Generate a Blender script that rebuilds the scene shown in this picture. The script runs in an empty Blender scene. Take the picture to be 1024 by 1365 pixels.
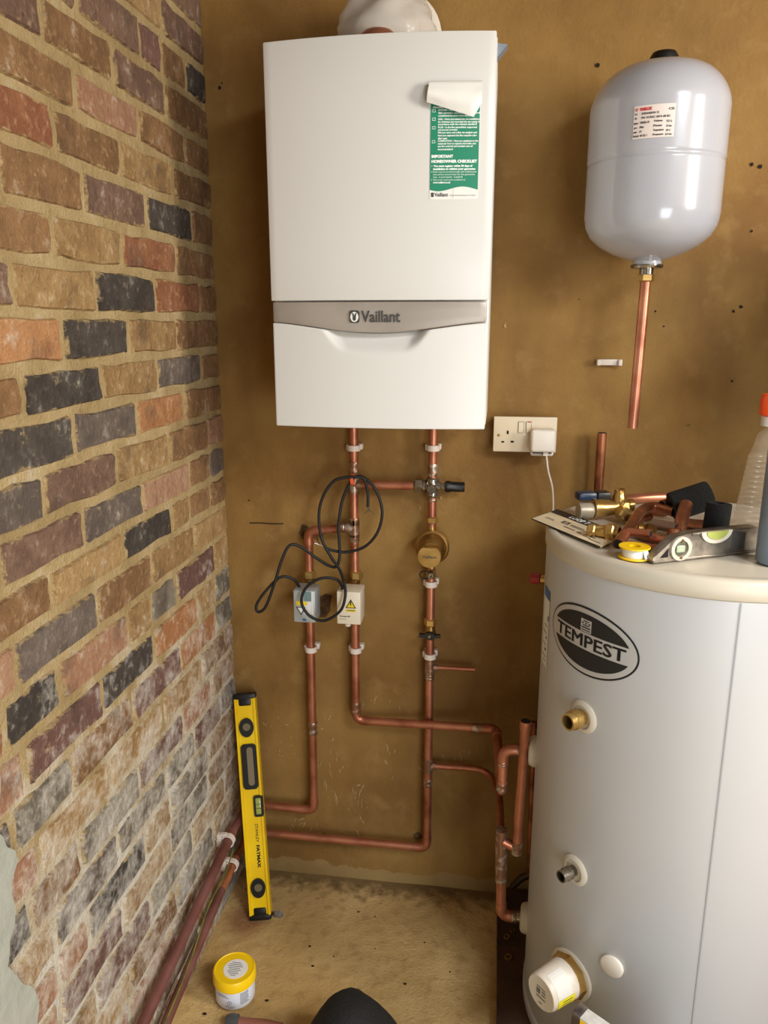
import bpy, bmesh, math, random
from mathutils import Vector, Matrix, Euler
random.seed(7)
PI = math.pi
S = bpy.context.scene
COL = S.collection

# ------------------------------------------------------------------ camera
CF, CP, CY, CR = 1031.2, 0.2408, 0.1437, -0.0012
CAM = Vector((0.6937, -1.8912, 1.565))
cd = bpy.data.cameras.new('camera'); cam = bpy.data.objects.new('camera', cd); COL.objects.link(cam)
cd.sensor_fit = 'VERTICAL'; cd.sensor_height = 36.0; cd.lens = CF / 1365 * 36.0; cd.clip_start = .02
cam.location = CAM
cam.rotation_euler = Euler((PI/2 - CP, 0, CY), 'XYZ')
S.camera = cam
# ------------------------------------------------------------------ world, lights, exposure
W = bpy.data.worlds.new('world'); S.world = W; W.use_nodes = True
W.node_tree.nodes['Background'].inputs[0].default_value = (.80, .88, 1.0, 1)
W.node_tree.nodes['Background'].inputs[1].default_value = 1.0
S.view_settings.view_transform = 'Standard'; S.view_settings.look = 'None'
S.view_settings.gamma = 1; S.view_settings.use_curve_mapping = False
S.view_settings.exposure = 0.0
def area(name, loc, target, sx, sy, power, color):
    l = bpy.data.lights.new(name, 'AREA'); l.shape = 'RECTANGLE'; l.size = sx; l.size_y = sy
    l.energy = power; l.color = color
    o = bpy.data.objects.new(name, l); COL.objects.link(o); o.location = loc
    o.rotation_euler = (Vector(target) - Vector(loc)).to_track_quat('-Z', 'Y').to_euler()
    return o
# daylight entering by the window in the right-hand wall and by the doorway behind the camera
area('window_daylight', (2.60, -1.36, 1.97), (0.4, -.55, 1.80), 0.42, .84, 46, (1.0, .94, .84))
area('doorway_daylight', (1.80, -3.26, .80), (1.0, 0, .0), .95, 1.45, 38, (.86, .94, 1.0))
area('added_overhead_fill', (2.12, -2.35, 2.66), (2.0, -2.2, 0), 0.80, .90, 88, (.90, .96, 1.0))  # unseen rooflight, added as overhead fill to brighten the floor

# ------------------------------------------------------------------ pixel helpers (a pixel gives a direction; a wall, floor or thing gives the distance)
FW = Vector((-math.sin(CY)*math.cos(CP), math.cos(CY)*math.cos(CP), -math.sin(CP)))
RT0 = Vector((math.cos(CY), math.sin(CY), 0)); UP0 = RT0.cross(FW)
RT = RT0; UP = UP0
def ray(u, v): return FW*CF + RT*(u-512) + UP*(682.5-v)
def pl(u, v, n, k):
    d = ray(u, v); return CAM + d*((k-CAM[n])/d[n])
def bk(u, v, y=0.0): return pl(u, v, 1, y)
def fl(u, v, z=0.0): return pl(u, v, 2, z)

# ------------------------------------------------------------------ materials
def lin(c):
    return tuple((x/255/12.92 if x/255 <= .04045 else ((x/255+.055)/1.055)**2.4) for x in c) + (1,)
MATS = {}
def mat(name, c, rough=.5, metal=0, c2=None, scale=8, bump=0, bscale=60, spec=.5, coat=0, trans=0, alpha=1, lo=.4, hi=.62, detail=6, rvar=0):
    if name in MATS: return MATS[name]
    m = bpy.data.materials.new(name); m.use_nodes = True
    nt = m.node_tree; b = nt.nodes['Principled BSDF']
    b.inputs['Base Color'].default_value = lin(c); b.inputs['Roughness'].default_value = rough
    b.inputs['Metallic'].default_value = metal; b.inputs['Specular IOR Level'].default_value = spec
    b.inputs['Coat Weight'].default_value = coat
    b.inputs['Transmission Weight'].default_value = trans; b.inputs['Alpha'].default_value = alpha
    if c2 or bump:
        g = nt.nodes.new('ShaderNodeNewGeometry')
    if c2:
        n = nt.nodes.new('ShaderNodeTexNoise'); n.inputs['Scale'].default_value = scale; n.inputs['Detail'].default_value = detail
        nt.links.new(g.outputs['Position'], n.inputs['Vector'])
        r = nt.nodes.new('ShaderNodeValToRGB'); r.color_ramp.elements[0].position = lo; r.color_ramp.elements[1].position = hi
        r.color_ramp.elements[0].color = lin(c); r.color_ramp.elements[1].color = lin(c2)
        nt.links.new(n.outputs[0], r.inputs[0]); nt.links.new(r.outputs[0], b.inputs['Base Color'])
        if rvar:
            mr = nt.nodes.new('ShaderNodeMapRange'); mr.inputs[3].default_value = rough; mr.inputs[4].default_value = rough + rvar
            nt.links.new(n.outputs[0], mr.inputs[0]); nt.links.new(mr.outputs[0], b.inputs['Roughness'])
    if bump:
        n2 = nt.nodes.new('ShaderNodeTexNoise'); n2.inputs['Scale'].default_value = bscale; n2.inputs['Detail'].default_value = 8
        nt.links.new(g.outputs['Position'], n2.inputs['Vector'])
        bp = nt.nodes.new('ShaderNodeBump'); bp.inputs['Strength'].default_value = bump; bp.inputs['Distance'].default_value = .01
        nt.links.new(n2.outputs[0], bp.inputs['Height']); nt.links.new(bp.outputs[0], b.inputs['Normal'])
    MATS[name] = m; return m

def nodes_of(m): return m.node_tree, m.node_tree.nodes, m.node_tree.links
def add_noise(m, scale, detail=6, rough=.55, stretch=None):
    nt, N, L = nodes_of(m)
    g = N.new('ShaderNodeNewGeometry'); v = g.outputs['Position']
    if stretch:
        mp = N.new('ShaderNodeMapping'); mp.inputs['Scale'].default_value = stretch; L.new(v, mp.inputs[0]); v = mp.outputs[0]
    n = N.new('ShaderNodeTexNoise'); n.inputs['Scale'].default_value = scale; n.inputs['Detail'].default_value = detail; n.inputs['Roughness'].default_value = rough
    L.new(v, n.inputs['Vector']); return n.outputs[0]
def ramp(m, fac, p0, p1, c0=(0, 0, 0, 1), c1=(1, 1, 1, 1)):
    nt, N, L = nodes_of(m); r = N.new('ShaderNodeValToRGB')
    r.color_ramp.elements[0].position = p0; r.color_ramp.elements[1].position = p1
    r.color_ramp.elements[0].color = c0; r.color_ramp.elements[1].color = c1
    L.new(fac, r.inputs[0]); return r.outputs[0]
def mixc(m, fac, a, b):
    nt, N, L = nodes_of(m); x = N.new('ShaderNodeMix'); x.data_type = 'RGBA'
    if isinstance(fac, float): x.inputs[0].default_value = fac
    else: L.new(fac, x.inputs[0])
    for i, s in ((6, a), (7, b)):
        if isinstance(s, tuple): x.inputs[i].default_value = s
        else: L.new(s, x.inputs[i])
    return x.outputs[2]
def mth(m, op, a, b=0.0, clamp=False):
    nt, N, L = nodes_of(m); x = N.new('ShaderNodeMath'); x.operation = op; x.use_clamp = clamp
    for i, s in ((0, a), (1, b)):
        if isinstance(s, (int, float)): x.inputs[i].default_value = s
        else: L.new(s, x.inputs[i])
    return x.outputs[0]
def posxyz(m):
    nt, N, L = nodes_of(m); g = N.new('ShaderNodeNewGeometry'); s = N.new('ShaderNodeSeparateXYZ'); L.new(g.outputs['Position'], s.inputs[0]); return s.outputs
def setbump(m, h, strength, dist=.01):
    nt, N, L = nodes_of(m); bp = N.new('ShaderNodeBump'); bp.inputs['Strength'].default_value = strength; bp.inputs['Distance'].default_value = dist
    L.new(h, bp.inputs['Height']); L.new(bp.outputs[0], N['Principled BSDF'].inputs['Normal'])
def newmat(name, rough):
    m = bpy.data.materials.new(name); m.use_nodes = True
    m.node_tree.nodes['Principled BSDF'].inputs['Roughness'].default_value = rough
    MATS[name] = m; return m
def base(m, c): m.node_tree.links.new(c, m.node_tree.nodes['Principled BSDF'].inputs['Base Color'])

# brown sand-and-cement render on the back wall
def wall_mat():
    m = newmat('ochre_render', .82)
    n1 = add_noise(m, 2.6, 4); n2 = add_noise(m, 14, 6); n3 = add_noise(m, 120, 4); n4 = add_noise(m, 5, 5, .6, (1, 1, .45))
    c = mixc(m, ramp(m, n1, .36, .64), lin((121, 85, 34)), lin((152, 116, 58)))
    c = mixc(m, mth(m, 'MULTIPLY', ramp(m, n4, .5, .72), .5), c, lin((100, 66, 27)))
    c = mixc(m, mth(m, 'MULTIPLY', ramp(m, n2, .55, .75), .4), c, lin((166, 132, 80)))
    c = mixc(m, mth(m, 'MULTIPLY', ramp(m, n3, .6, .8), .25), c, lin((92, 66, 32)))
    z = posxyz(m)[2]
    low = mth(m, 'MULTIPLY', ramp(m, mth(m, 'ADD', mth(m, 'MULTIPLY', z, -3.0), mth(m, 'MULTIPLY', n2, .25)), -.30, -.10), .45)
    c = mixc(m, low, c, lin((166, 142, 96)))
    base(m, c)
    h = mth(m, 'ADD', mth(m, 'MULTIPLY', n2, .7), mth(m, 'MULTIPLY', n3, .3)); setbump(m, h, .35, .012)
    return m
def floor_mat():
    m = newmat('dusty_concrete', .88)
    n1 = add_noise(m, 4, 5); n2 = add_noise(m, 30, 6); n3 = add_noise(m, 160, 3)
    c = mixc(m, ramp(m, n1, .35, .65), lin((172, 139, 82)), lin((200, 168, 112)))
    c = mixc(m, mth(m, 'MULTIPLY', ramp(m, n2, .52, .72), .45), c, lin((132, 98, 52)))
    c = mixc(m, mth(m, 'MULTIPLY', ramp(m, n3, .62, .8), .35), c, lin((205, 182, 138)))
    x, y, z = posxyz(m)
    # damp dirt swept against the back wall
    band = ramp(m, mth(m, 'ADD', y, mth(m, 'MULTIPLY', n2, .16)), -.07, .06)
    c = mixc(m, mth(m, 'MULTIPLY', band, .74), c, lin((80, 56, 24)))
    # brick-red dust stain by the foot of the level
    dx = mth(m, 'SUBTRACT', x, .07); dy = mth(m, 'SUBTRACT', y, -.20)
    d = mth(m, 'SQRT', mth(m, 'ADD', mth(m, 'MULTIPLY', dx, dx), mth(m, 'MULTIPLY', dy, dy)))
    st = ramp(m, mth(m, 'ADD', d, mth(m, 'MULTIPLY', n1, .09)), .075, .125, (1, 1, 1, 1), (0, 0, 0, 1))
    c = mixc(m, mth(m, 'MULTIPLY', st, .7), c, lin((120, 66, 40)))
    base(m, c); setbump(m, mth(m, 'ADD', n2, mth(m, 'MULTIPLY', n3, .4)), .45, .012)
    return m
def lime_daylight(m, n_big, n_fine, z, amount=1.0, cap=.22):
    # limewash / efflorescence: patchy, heavier low down, where it also paints in brighter daylight
    zz = mth(m, 'MULTIPLY', mth(m, 'SUBTRACT', 1.02, z), .42, False)
    zz = mth(m, 'MINIMUM', mth(m, 'MAXIMUM', zz, -.03), cap)
    return mth(m, 'MULTIPLY', ramp(m, mth(m, 'ADD', mth(m, 'ADD', mth(m, 'MULTIPLY', n_fine, .40), mth(m, 'MULTIPLY', n_big, .60)), zz), .54, .76), amount)
def brick_mat(name, ca, cb, cc):
    m = newmat(name, .86); nt, N, L = nodes_of(m)
    oi = N.new('ShaderNodeObjectInfo'); rnd = oi.outputs['Random']
    n1 = add_noise(m, 16, 6, .6); n2 = add_noise(m, 70, 6, .65); n3 = add_noise(m, 7, 4); n4 = add_noise(m, 240, 3)
    f = mth(m, 'ADD', n1, mth(m, 'MULTIPLY', mth(m, 'SUBTRACT', rnd, .5), .22))
    c = mixc(m, ramp(m, f, .38, .62), lin(ca), lin(cb))
    c = mixc(m, mth(m, 'MULTIPLY', ramp(m, n2, .52, .7), .6), c, lin(cc))
    c = mixc(m, mth(m, 'MULTIPLY', ramp(m, n4, .66, .76), .7), c, lin((45, 34, 24)))
    z = posxyz(m)[2]
    tc = N.new('ShaderNodeTexCoord'); sp = N.new('ShaderNodeSeparateXYZ'); L.new(tc.outputs['Generated'], sp.inputs[0])
    ey = mth(m, 'MULTIPLY', mth(m, 'MINIMUM', sp.outputs[1], mth(m, 'SUBTRACT', 1.0, sp.outputs[1])), 3.2)
    ez = mth(m, 'MINIMUM', sp.outputs[2], mth(m, 'SUBTRACT', 1.0, sp.outputs[2]))
    ed = mth(m, 'MINIMUM', ey, ez)
    n5 = add_noise(m, 38, 7, .7)
    sm_ = ramp(m, mth(m, 'SUBTRACT', mth(m, 'MULTIPLY', n5, 1.0), mth(m, 'MULTIPLY', ed, 2.3)), .30, .42)
    c = mixc(m, mth(m, 'MULTIPLY', sm_, .85), c, lin((184, 157, 108)))
    sp2 = ramp(m, mth(m, 'ADD', mth(m, 'MULTIPLY', add_noise(m, 26, 8, .75), .7), mth(m, 'MULTIPLY', n2, .3)), .57, .66)
    c = mixc(m, mth(m, 'MULTIPLY', sp2, .6), c, lin((206, 178, 132)))
    bt = ramp(m, mth(m, 'ADD', mth(m, 'MULTIPLY', add_noise(m, 8.5, 5, .6), .8), mth(m, 'MULTIPLY', n2, .2)), .55, .63)
    c = mixc(m, mth(m, 'MULTIPLY', bt, .5), c, lin((70, 54, 44)))
    dk = ramp(m, add_noise(m, 95, 5, .7), .30, .38, (1, 1, 1, 1), (0, 0, 0, 1))
    c = mixc(m, mth(m, 'MULTIPLY', dk, .55), c, lin((48, 34, 24)))
    c = mixc(m, lime_daylight(m, n1, n2, z, .66, .125), c, lin((224, 218, 206)))
    base(m, c); setbump(m, mth(m, 'ADD', mth(m, 'ADD', n2, mth(m, 'MULTIPLY', n1, .6)), mth(m, 'MULTIPLY', n5, .8)), .85, .012)
    return m
BR = {
 'b': brick_mat('brown_brick', (122, 88, 54), (148, 110, 70), (178, 140, 96)),
 'p': brick_mat('plum_brick', (108, 80, 64), (132, 102, 82), (160, 130, 104)),
 'k': brick_mat('black_brick', (56, 48, 42), (80, 71, 62), (116, 104, 90)),
 'r': brick_mat('red_brick', (138, 84, 54), (160, 108, 72), (192, 152, 112)),
 'd': brick_mat('dark_red_brick', (104, 72, 62), (122, 88, 76), (148, 116, 100)),
 'o': brick_mat('orange_brick', (162, 108, 66), (184, 132, 86), (206, 166, 120)),
 't': brick_mat('tan_brick', (146, 112, 68), (172, 138, 90), (202, 172, 124)),
 'g': brick_mat('grey_brick', (106, 97, 84), (136, 124, 106), (167, 156, 133)),
 's': brick_mat('slate_brick', (92, 79, 70), (116, 102, 91), (142, 128, 114)),
 'i': brick_mat('pink_brick', (158, 114, 86), (176, 136, 106), (200, 170, 138)),
}
def mortar_mat():
    m = newmat('lime_mortar', .92)
    n1 = add_noise(m, 10, 6); n2 = add_noise(m, 60, 8, .7); n3 = add_noise(m, 220, 4)
    c = mixc(m, ramp(m, n1, .35, .65), lin((168, 142, 94)), lin((196, 170, 122)))
    c = mixc(m, mth(m, 'MULTIPLY', ramp(m, n2, .55, .72), .5), c, lin((130, 104, 64)))
    z = posxyz(m)[2]
    c = mixc(m, lime_daylight(m, n1, n2, z, .9), c, lin((222, 216, 202)))
    base(m, c); setbump(m, mth(m, 'ADD', n2, mth(m, 'MULTIPLY', n3, .5)), .9, .012)
    return m
M_MORTAR = mortar_mat(); M_WALL = wall_mat(); M_FLOOR = floor_mat()
M_PLASTER = mat('grey_plaster', (164, 165, 153), .9, c2=(152, 154, 142), scale=7, bump=.5, bscale=40)
M_ROOM = mat('room_plaster', (122, 98, 68), .9, c2=(104, 80, 52), scale=3, bump=.2)
M_WHITE = mat('white_enamel', (212, 210, 205), .32, spec=.45)
M_EDGE = mat('white_edge', (218, 216, 210), .4)
M_SILVER = mat('silver_trim', (176, 166, 156), .42, .35, c2=(160, 150, 140), scale=5)
M_INK = mat('dark_grey_ink', (66, 64, 62), .5)
M_BLACKINK = mat('black_ink', (22, 22, 22), .45)
M_VESSEL = mat('grey_white_enamel', (172, 172, 178), .2, spec=.6, coat=.4)
M_CYL = mat('white_sheet_steel', (190, 189, 190), .35, spec=.45, c2=(186, 185, 185), scale=1.6)
M_LID = mat('cream_plastic', (200, 190, 172), .42, spec=.5)
M_PLASTIC = mat('white_plastic', (226, 216, 202), .4)
M_CLIP = mat('clip_plastic', (222, 208, 196), .45)
M_SOCKET = mat('socket_plastic', (222, 204, 174), .35)
M_COPPER = mat('copper', (200, 134, 104), .28, .78, c2=(154, 90, 66), scale=16, rvar=.18, lo=.42, hi=.7)
M_COPPERD = mat('dusty_copper', (140, 92, 84), .48, .5, c2=(116, 70, 60), scale=11, rvar=.2)
M_COPPERT = mat('tarnished_copper', (178, 114, 80), .38, .8, c2=(124, 76, 52), scale=22)
M_SOLDER = mat('soldered_joint', (150, 112, 88), .38, .8, c2=(190, 176, 160), scale=60, lo=.5, hi=.62)
M_BRASS = mat('brass', (212, 178, 112), .28, .85, c2=(184, 144, 80), scale=20)
M_BRASSD = mat('dark_brass', (170, 132, 72), .35, .8, c2=(134, 98, 48), scale=30)
M_NICKEL = mat('nickel', (176, 168, 156), .22, .95, c2=(130, 122, 110), scale=30)
M_BLACK = mat('black_plastic', (17, 16, 15), .42)
M_RUBBER = mat('black_rubber', (13, 12, 12), .6)
M_FOAM = mat('black_foam', (12, 12, 12), .95, bump=.4, bscale=300)
M_YELLOW = mat('yellow_paint', (244, 204, 10), .35, c2=(236, 190, 8), scale=9)
M_YELLOWP = mat('yellow_plastic', (240, 196, 16), .35)
M_GREEN = mat('green_print', (22, 128, 96), .45)
M_PAPER = mat('white_paper', (228, 226, 220), .6)
M_PAPERT = mat('text_white', (235, 240, 235), .6)
M_GREYINK = mat('grey_ink', (120, 116, 112), .6)
M_REDINK = mat('red_ink', (196, 44, 52), .5)
M_BLUEINK = mat('blue_ink', (58, 108, 158), .5)
M_HOLE = mat('hole_dark', (26, 17, 8), .95)
M_VIAL = mat('vial_green', (160, 166, 84), .12, spec=.7)
M_GREYALU = mat('grey_cast_metal', (156, 146, 134), .3, .7, c2=(112, 104, 94), scale=30)
M_BOARD = mat('dark_stained_board', (72, 44, 22), .8, c2=(48, 29, 13), scale=9, bump=.35, bscale=50)

# ------------------------------------------------------------------ mesh helpers
def mesh(name, verts, faces, m=None, smooth=40):
    me = bpy.data.meshes.new(name); me.from_pydata([tuple(v) for v in verts], [], faces); me.update()
    if m: me.materials.append(m)
    if smooth:
        me.polygons.foreach_set('use_smooth', [True]*len(me.polygons)); me.set_sharp_from_angle(angle=math.radians(smooth))
    return me
def obj(name, me, parent=None, loc=None):
    o = bpy.data.objects.new(name, me); COL.objects.link(o)
    if parent: o.parent = parent
    if loc is not None: o.location = loc
    return o
def thing(name, label, cat, loc=(0, 0, 0), group=None, rot=None):
    o = bpy.data.objects.new(name, None); COL.objects.link(o); o.location = loc; o.empty_display_size = .03
    if rot is not None: o.rotation_euler = rot
    return tag(o, label, cat, group)
def tag(o, label, cat, group=None):
    o['label'] = label; o['category'] = cat
    if group: o['group'] = group
    return o
class MB:
    def __init__(s): s.v = []; s.f = []
    def add(s, vs, fs):
        n = len(s.v); s.v += [Vector(v) for v in vs]; s.f += [tuple(i+n for i in f) for f in fs]; return s
    def box(s, a, b):
        (x0, y0, z0), (x1, y1, z1) = a, b
        return s.add([(x0,y0,z0),(x1,y0,z0),(x1,y1,z0),(x0,y1,z0),(x0,y0,z1),(x1,y0,z1),(x1,y1,z1),(x0,y1,z1)],
                     [(0,3,2,1),(4,5,6,7),(0,1,5,4),(1,2,6,5),(2,3,7,6),(3,0,4,7)])
    def bbox(s, a, b, r=.002, seg=2):
        bm = bmesh.new(); bmesh.ops.create_cube(bm, size=1)
        c = [(a[i]+b[i])/2 for i in range(3)]; d = [abs(b[i]-a[i]) for i in range(3)]
        for v in bm.verts: v.co = Vector([c[i]+v.co[i]*d[i] for i in range(3)])
        bmesh.ops.bevel(bm, geom=bm.edges[:], offset=r, segments=seg, profile=.5, affect='EDGES')
        return s.bm(bm)
    def bm(s, bm):
        bm.verts.index_update(); s.add([v.co.copy() for v in bm.verts], [tuple(v.index for v in f.verts) for f in bm.faces]); bm.free(); return s
    def lathe(s, prof, n=28, o=(0, 0, 0), axis='z', cap=True):
        vs = []; fs = []; o = Vector(o)
        for r, h in prof:
            for k in range(n):
                a = 2*PI*k/n; c, t = r*math.cos(a), r*math.sin(a)
                vs.append(o + Vector({'z': (c, t, h), 'x': (h, c, t), 'y': (t, h, c)}[axis]))
        for i in range(len(prof)-1):
            for k in range(n):
                k2 = (k+1) % n; fs.append((i*n+k, i*n+k2, (i+1)*n+k2, (i+1)*n+k))
        if cap:
            if prof[0][0] > 0: fs.append(tuple(range(n-1, -1, -1)))
            if prof[-1][0] > 0: fs.append(tuple(range((len(prof)-1)*n, len(prof)*n)))
        return s.add(vs, fs)
    def tube(s, pts, r, n=14, cap=True, bore=0):
        pts = [Vector(p) for p in pts]; rr = r if isinstance(r, (list, tuple)) else [r]*len(pts)
        vs = []; fs = []; up = None
        for i, p in enumerate(pts):
            t = (pts[min(i+1, len(pts)-1)] - pts[max(i-1, 0)]).normalized()
            if up is None:
                up = Vector((0, 0, 1)) if abs(t.z) < .9 else Vector((1, 0, 0))
            a = (up - t*up.dot(t)).normalized(); b = t.cross(a); up = a
            for k in range(n):
                g = 2*PI*k/n; vs.append(p + (a*math.cos(g) + b*math.sin(g))*rr[i])
        for i in range(len(pts)-1):
            for k in range(n):
                k2 = (k+1) % n; fs.append((i*n+k, i*n+k2, (i+1)*n+k2, (i+1)*n+k))
        if cap:
            fs.append(tuple(range(n-1, -1, -1))); fs.append(tuple(range((len(pts)-1)*n, len(pts)*n)))
        return s.add(vs, fs)
    def prism(s, outline, fn, depth):
        # outline: 2-D points, fn(u, w, d) -> 3-D point at depth d in 0..depth
        n = len(outline)
        vs = [fn(u, w, 0) for u, w in outline] + [fn(u, w, depth) for u, w in outline]
        fs = [tuple(range(n))[::-1], tuple(range(n, 2*n))] + [(i, (i+1) % n, n+(i+1) % n, n+i) for i in range(n)]
        return s.add(vs, fs)
    def xf(s, M):
        s.v = [M @ v for v in s.v]; return s
    def build(s, name, m, parent=None, smooth=40, loc=None, fix=True):
        me = mesh(name, s.v, s.f, m, smooth)
        if fix:
            b = bmesh.new(); b.from_mesh(me); bmesh.ops.recalc_face_normals(b, faces=b.faces[:]); b.to_mesh(me); b.free()
            if smooth: me.set_sharp_from_angle(angle=math.radians(smooth))
        return obj(name, me, parent, loc)
def smooth_path(pts, n=8):
    # Catmull-Rom
    P = [Vector(p) for p in pts]; P = [P[0]*2-P[1]] + P + [P[-1]*2-P[-2]]; out = []
    for i in range(1, len(P)-2):
        a, b, c, d = P[i-1], P[i], P[i+1], P[i+2]
        for k in range(n):
            t = k/n
            out.append(.5*((2*b)+(c-a)*t+(2*a-5*b+4*c-d)*t*t+(3*b-a-3*c+d)*t**3))
    out.append(P[-2]); return out
def text_mb(txt, size, bold=0.0, align='LEFT', mono_w=None):
    c = bpy.data.curves.new('t', 'FONT'); c.body = txt; c.size = size; c.align_x = align; c.offset = bold; c.resolution_u = 2
    o = bpy.data.objects.new('t', c); COL.objects.link(o)
    me = bpy.data.meshes.new_from_object(o)
    mb = MB(); mb.add([v.co.copy() for v in me.vertices], [tuple(p.vertices) for p in me.polygons])
    bpy.data.objects.remove(o); bpy.data.curves.remove(c); bpy.data.meshes.remove(me)
    if mono_w and mb.v:
        x0 = min(v.x for v in mb.v); x1 = max(v.x for v in mb.v); k = mono_w/(x1-x0)
        for v in mb.v: v.x = x0+(v.x-x0)*k
    return mb
def mapped(mb, fn):
    mb.v = [Vector(fn(v.x, v.y)) for v in mb.v]; return mb
def struct(name, o): o['kind'] = 'structure'; return o
def ringpts(n, rx, ry, cx=0, cy=0, a0=0): return [(cx+rx*math.cos(a0+2*PI*k/n), cy+ry*math.sin(a0+2*PI*k/n)) for k in range(n)]
def rrect(x0, y0, x1, y1, r, n=4):
    out = []
    for cx, cy, a in ((x1-r, y1-r, 0), (x0+r, y1-r, PI/2), (x0+r, y0+r, PI), (x1-r, y0+r, 1.5*PI)):
        for k in range(n+1): out.append((cx+r*math.cos(a+PI/2*k/n), cy+r*math.sin(a+PI/2*k/n)))
    return out

# ================================================================== the setting
RX, RY, RZ = 2.66, -3.3, 2.62
def grid_wall(name, m, fn, nu, nv):
    vs = [fn(i/nu, j/nv) for j in range(nv+1) for i in range(nu+1)]
    fs = [(j*(nu+1)+i, j*(nu+1)+i+1, (j+1)*(nu+1)+i+1, (j+1)*(nu+1)+i) for j in range(nv) for i in range(nu)]
    return MB().add(vs, fs)
def nz(*a):
    from mathutils import noise
    return noise.noise(Vector(a))
# slightly uneven surfaces, closed off behind by a plain box
fo = grid_wall('floor', M_FLOOR, lambda u, v: (-.12+u*(RX+.24), .12+v*(RY-.24), .0025*nz(u*14, v*16, 1)+.0015*nz(u*40, v*44, 3)), 120, 140)
fo.box((-.12, RY-.12, -.12), (RX+.12, .12, -.012))
struct('floor', fo.build('floor', M_FLOOR, fix=False))['kind'] = 'structure'
bw = grid_wall('wall_back', M_WALL, lambda u, v: (-.1+u*(RX+.2), .0012+.0014*nz(u*9, v*9, 5)+.0006*nz(u*34, v*34, 8), -.03+v*(RZ+.03)), 130, 130)
bw.box((-.1, .015, -.03), (RX+.1, .12, RZ))
WB = bw.build('wall_back', M_WALL, fix=False); struct('', WB)
lw = grid_wall('wall_left', M_MORTAR, lambda u, v: (.0015*nz(u*30, v*30, 2)+.001*nz(u*90, v*90, 4)-.001, -1.32+u*1.32, v*RZ), 110, 200)
lw.box((-.12, -1.32, 0), (-.012, 0.0, RZ))
WL = lw.build('wall_left', M_MORTAR, fix=False); struct('', WL)
# plastered rest of the left wall, its ragged edge runs over the last bricks
pts = [(-3.3, 0), (-3.3, RZ), (-1.13, RZ), (-1.10, 2.2), (-1.12, 1.9), (-1.08, 1.6), (-1.09, 1.3), (-1.05, 1.12), (-1.02, 1.0), (-.995, .93), (-1.012, .86), (-.985, .80), (-1.0, .74), (-1.005, .69), (-1.03, .64), (-1.0, .58), (-.975, .53), (-.985, .47), (-.955, .42), (-.97, .36), (-.94, .3), (-.95, .22), (-.92, .12), (-.93, 0)]
rag = [pts[0], pts[1], pts[2]]
for (ya, za), (yb, zb_) in zip(pts[2:], pts[3:]):
    nn = max(2, int((za-zb_)/.016))
    for k in range(1, nn+1):
        t_ = k/nn; z_ = za+(zb_-za)*t_; rag.append((ya+(yb-ya)*t_+(.014*nz(z_*26, 3, 1)+.008*nz(z_*70, 1, 5) if k < nn or zb_ > 0 else 0), z_))
pts = rag
pm = MB().prism(pts, lambda u, w, d: (.0075-d, u, w), .12)
struct('', pm.build('wall_left_plaster', M_PLASTER, smooth=0))
ce = MB(); ce.box((-.12, -1.88, RZ), (RX+.12, .12, RZ+.1)); ce.box((-.12, RY-.12, RZ), (RX+.12, -2.82, RZ+.1)); ce.box((-.12, -2.82, RZ), (1.70, -1.88, RZ+.1)); ce.box((2.54, -2.82, RZ), (RX+.12, -1.88, RZ+.1))
struct('', ce.build('ceiling', M_ROOM, smooth=0))
rw = MB(); rw.box((1.70, -2.82, RZ+.06), (1.74, -1.88, RZ+.1)); rw.box((2.50, -2.82, RZ+.06), (2.54, -1.88, RZ+.1)); rw.box((1.74, -2.82, RZ+.06), (2.50, -2.78, RZ+.1)); rw.box((1.74, -1.92, RZ+.06), (2.50, -1.88, RZ+.1))
struct('', rw.build('added_rooflight_frame', M_EDGE, smooth=0))  # frame in the ceiling opening made for the added rooflight
# right wall with a window opening, front wall with a doorway
wy0, wy1, wz0, wz1 = -1.64, -1.08, 1.48, 2.44
r_ = MB(); r_.box((RX, RY, 0), (RX+.12, wy0, RZ)); r_.box((RX, wy1, 0), (RX+.12, .12, RZ)); r_.box((RX, wy0, 0), (RX+.12, wy1, wz0)); r_.box((RX, wy0, wz1), (RX+.12, wy1, RZ))
struct('', r_.build('wall_right', M_ROOM, smooth=0))
struct('', MB().box((1.62, -.48, 0), (1.72, 0, 1.72)).build('added_shade_nib', M_ROOM, smooth=0))  # unseen nib, added to keep window light off the right of the wall
struct('', MB().bbox((1.36, -.70, 1.72), (1.74, 0, 1.752), .004).build('added_shade_ledge', M_BOARD))  # unseen ledge, added to shade the back wall from rooflight and window
wf = MB()
for a, b in (((wy0, wz0), (wy0+.05, wz1)), ((wy1-.05, wz0), (wy1, wz1)), ((wy0+.05, wz0), (wy1-.05, wz0+.05)), ((wy0+.05, wz1-.05), (wy1-.05, wz1))):
    wf.box((RX+.05, a[0], a[1]), (RX+.10, b[0], b[1]))
struct('', wf.build('window_1', M_EDGE, smooth=0))
f_ = MB(); f_.box((0, RY-.12, 0), (1.28, RY, RZ)); f_.box((2.32, RY-.12, 0), (RX, RY, RZ)); f_.box((1.28, RY-.12, 2.1), (2.32, RY, RZ))
struct('', f_.build('wall_front', M_ROOM, smooth=0))
df = MB(); df.box((1.28, RY-.12, 0), (1.315, RY, 2.1)); df.box((2.285, RY-.12, 0), (2.32, RY, 2.1)); df.box((1.315, RY-.12, 2.065), (2.285, RY, 2.1))
struct('', df.build('door_1', M_EDGE, smooth=0))

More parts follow.
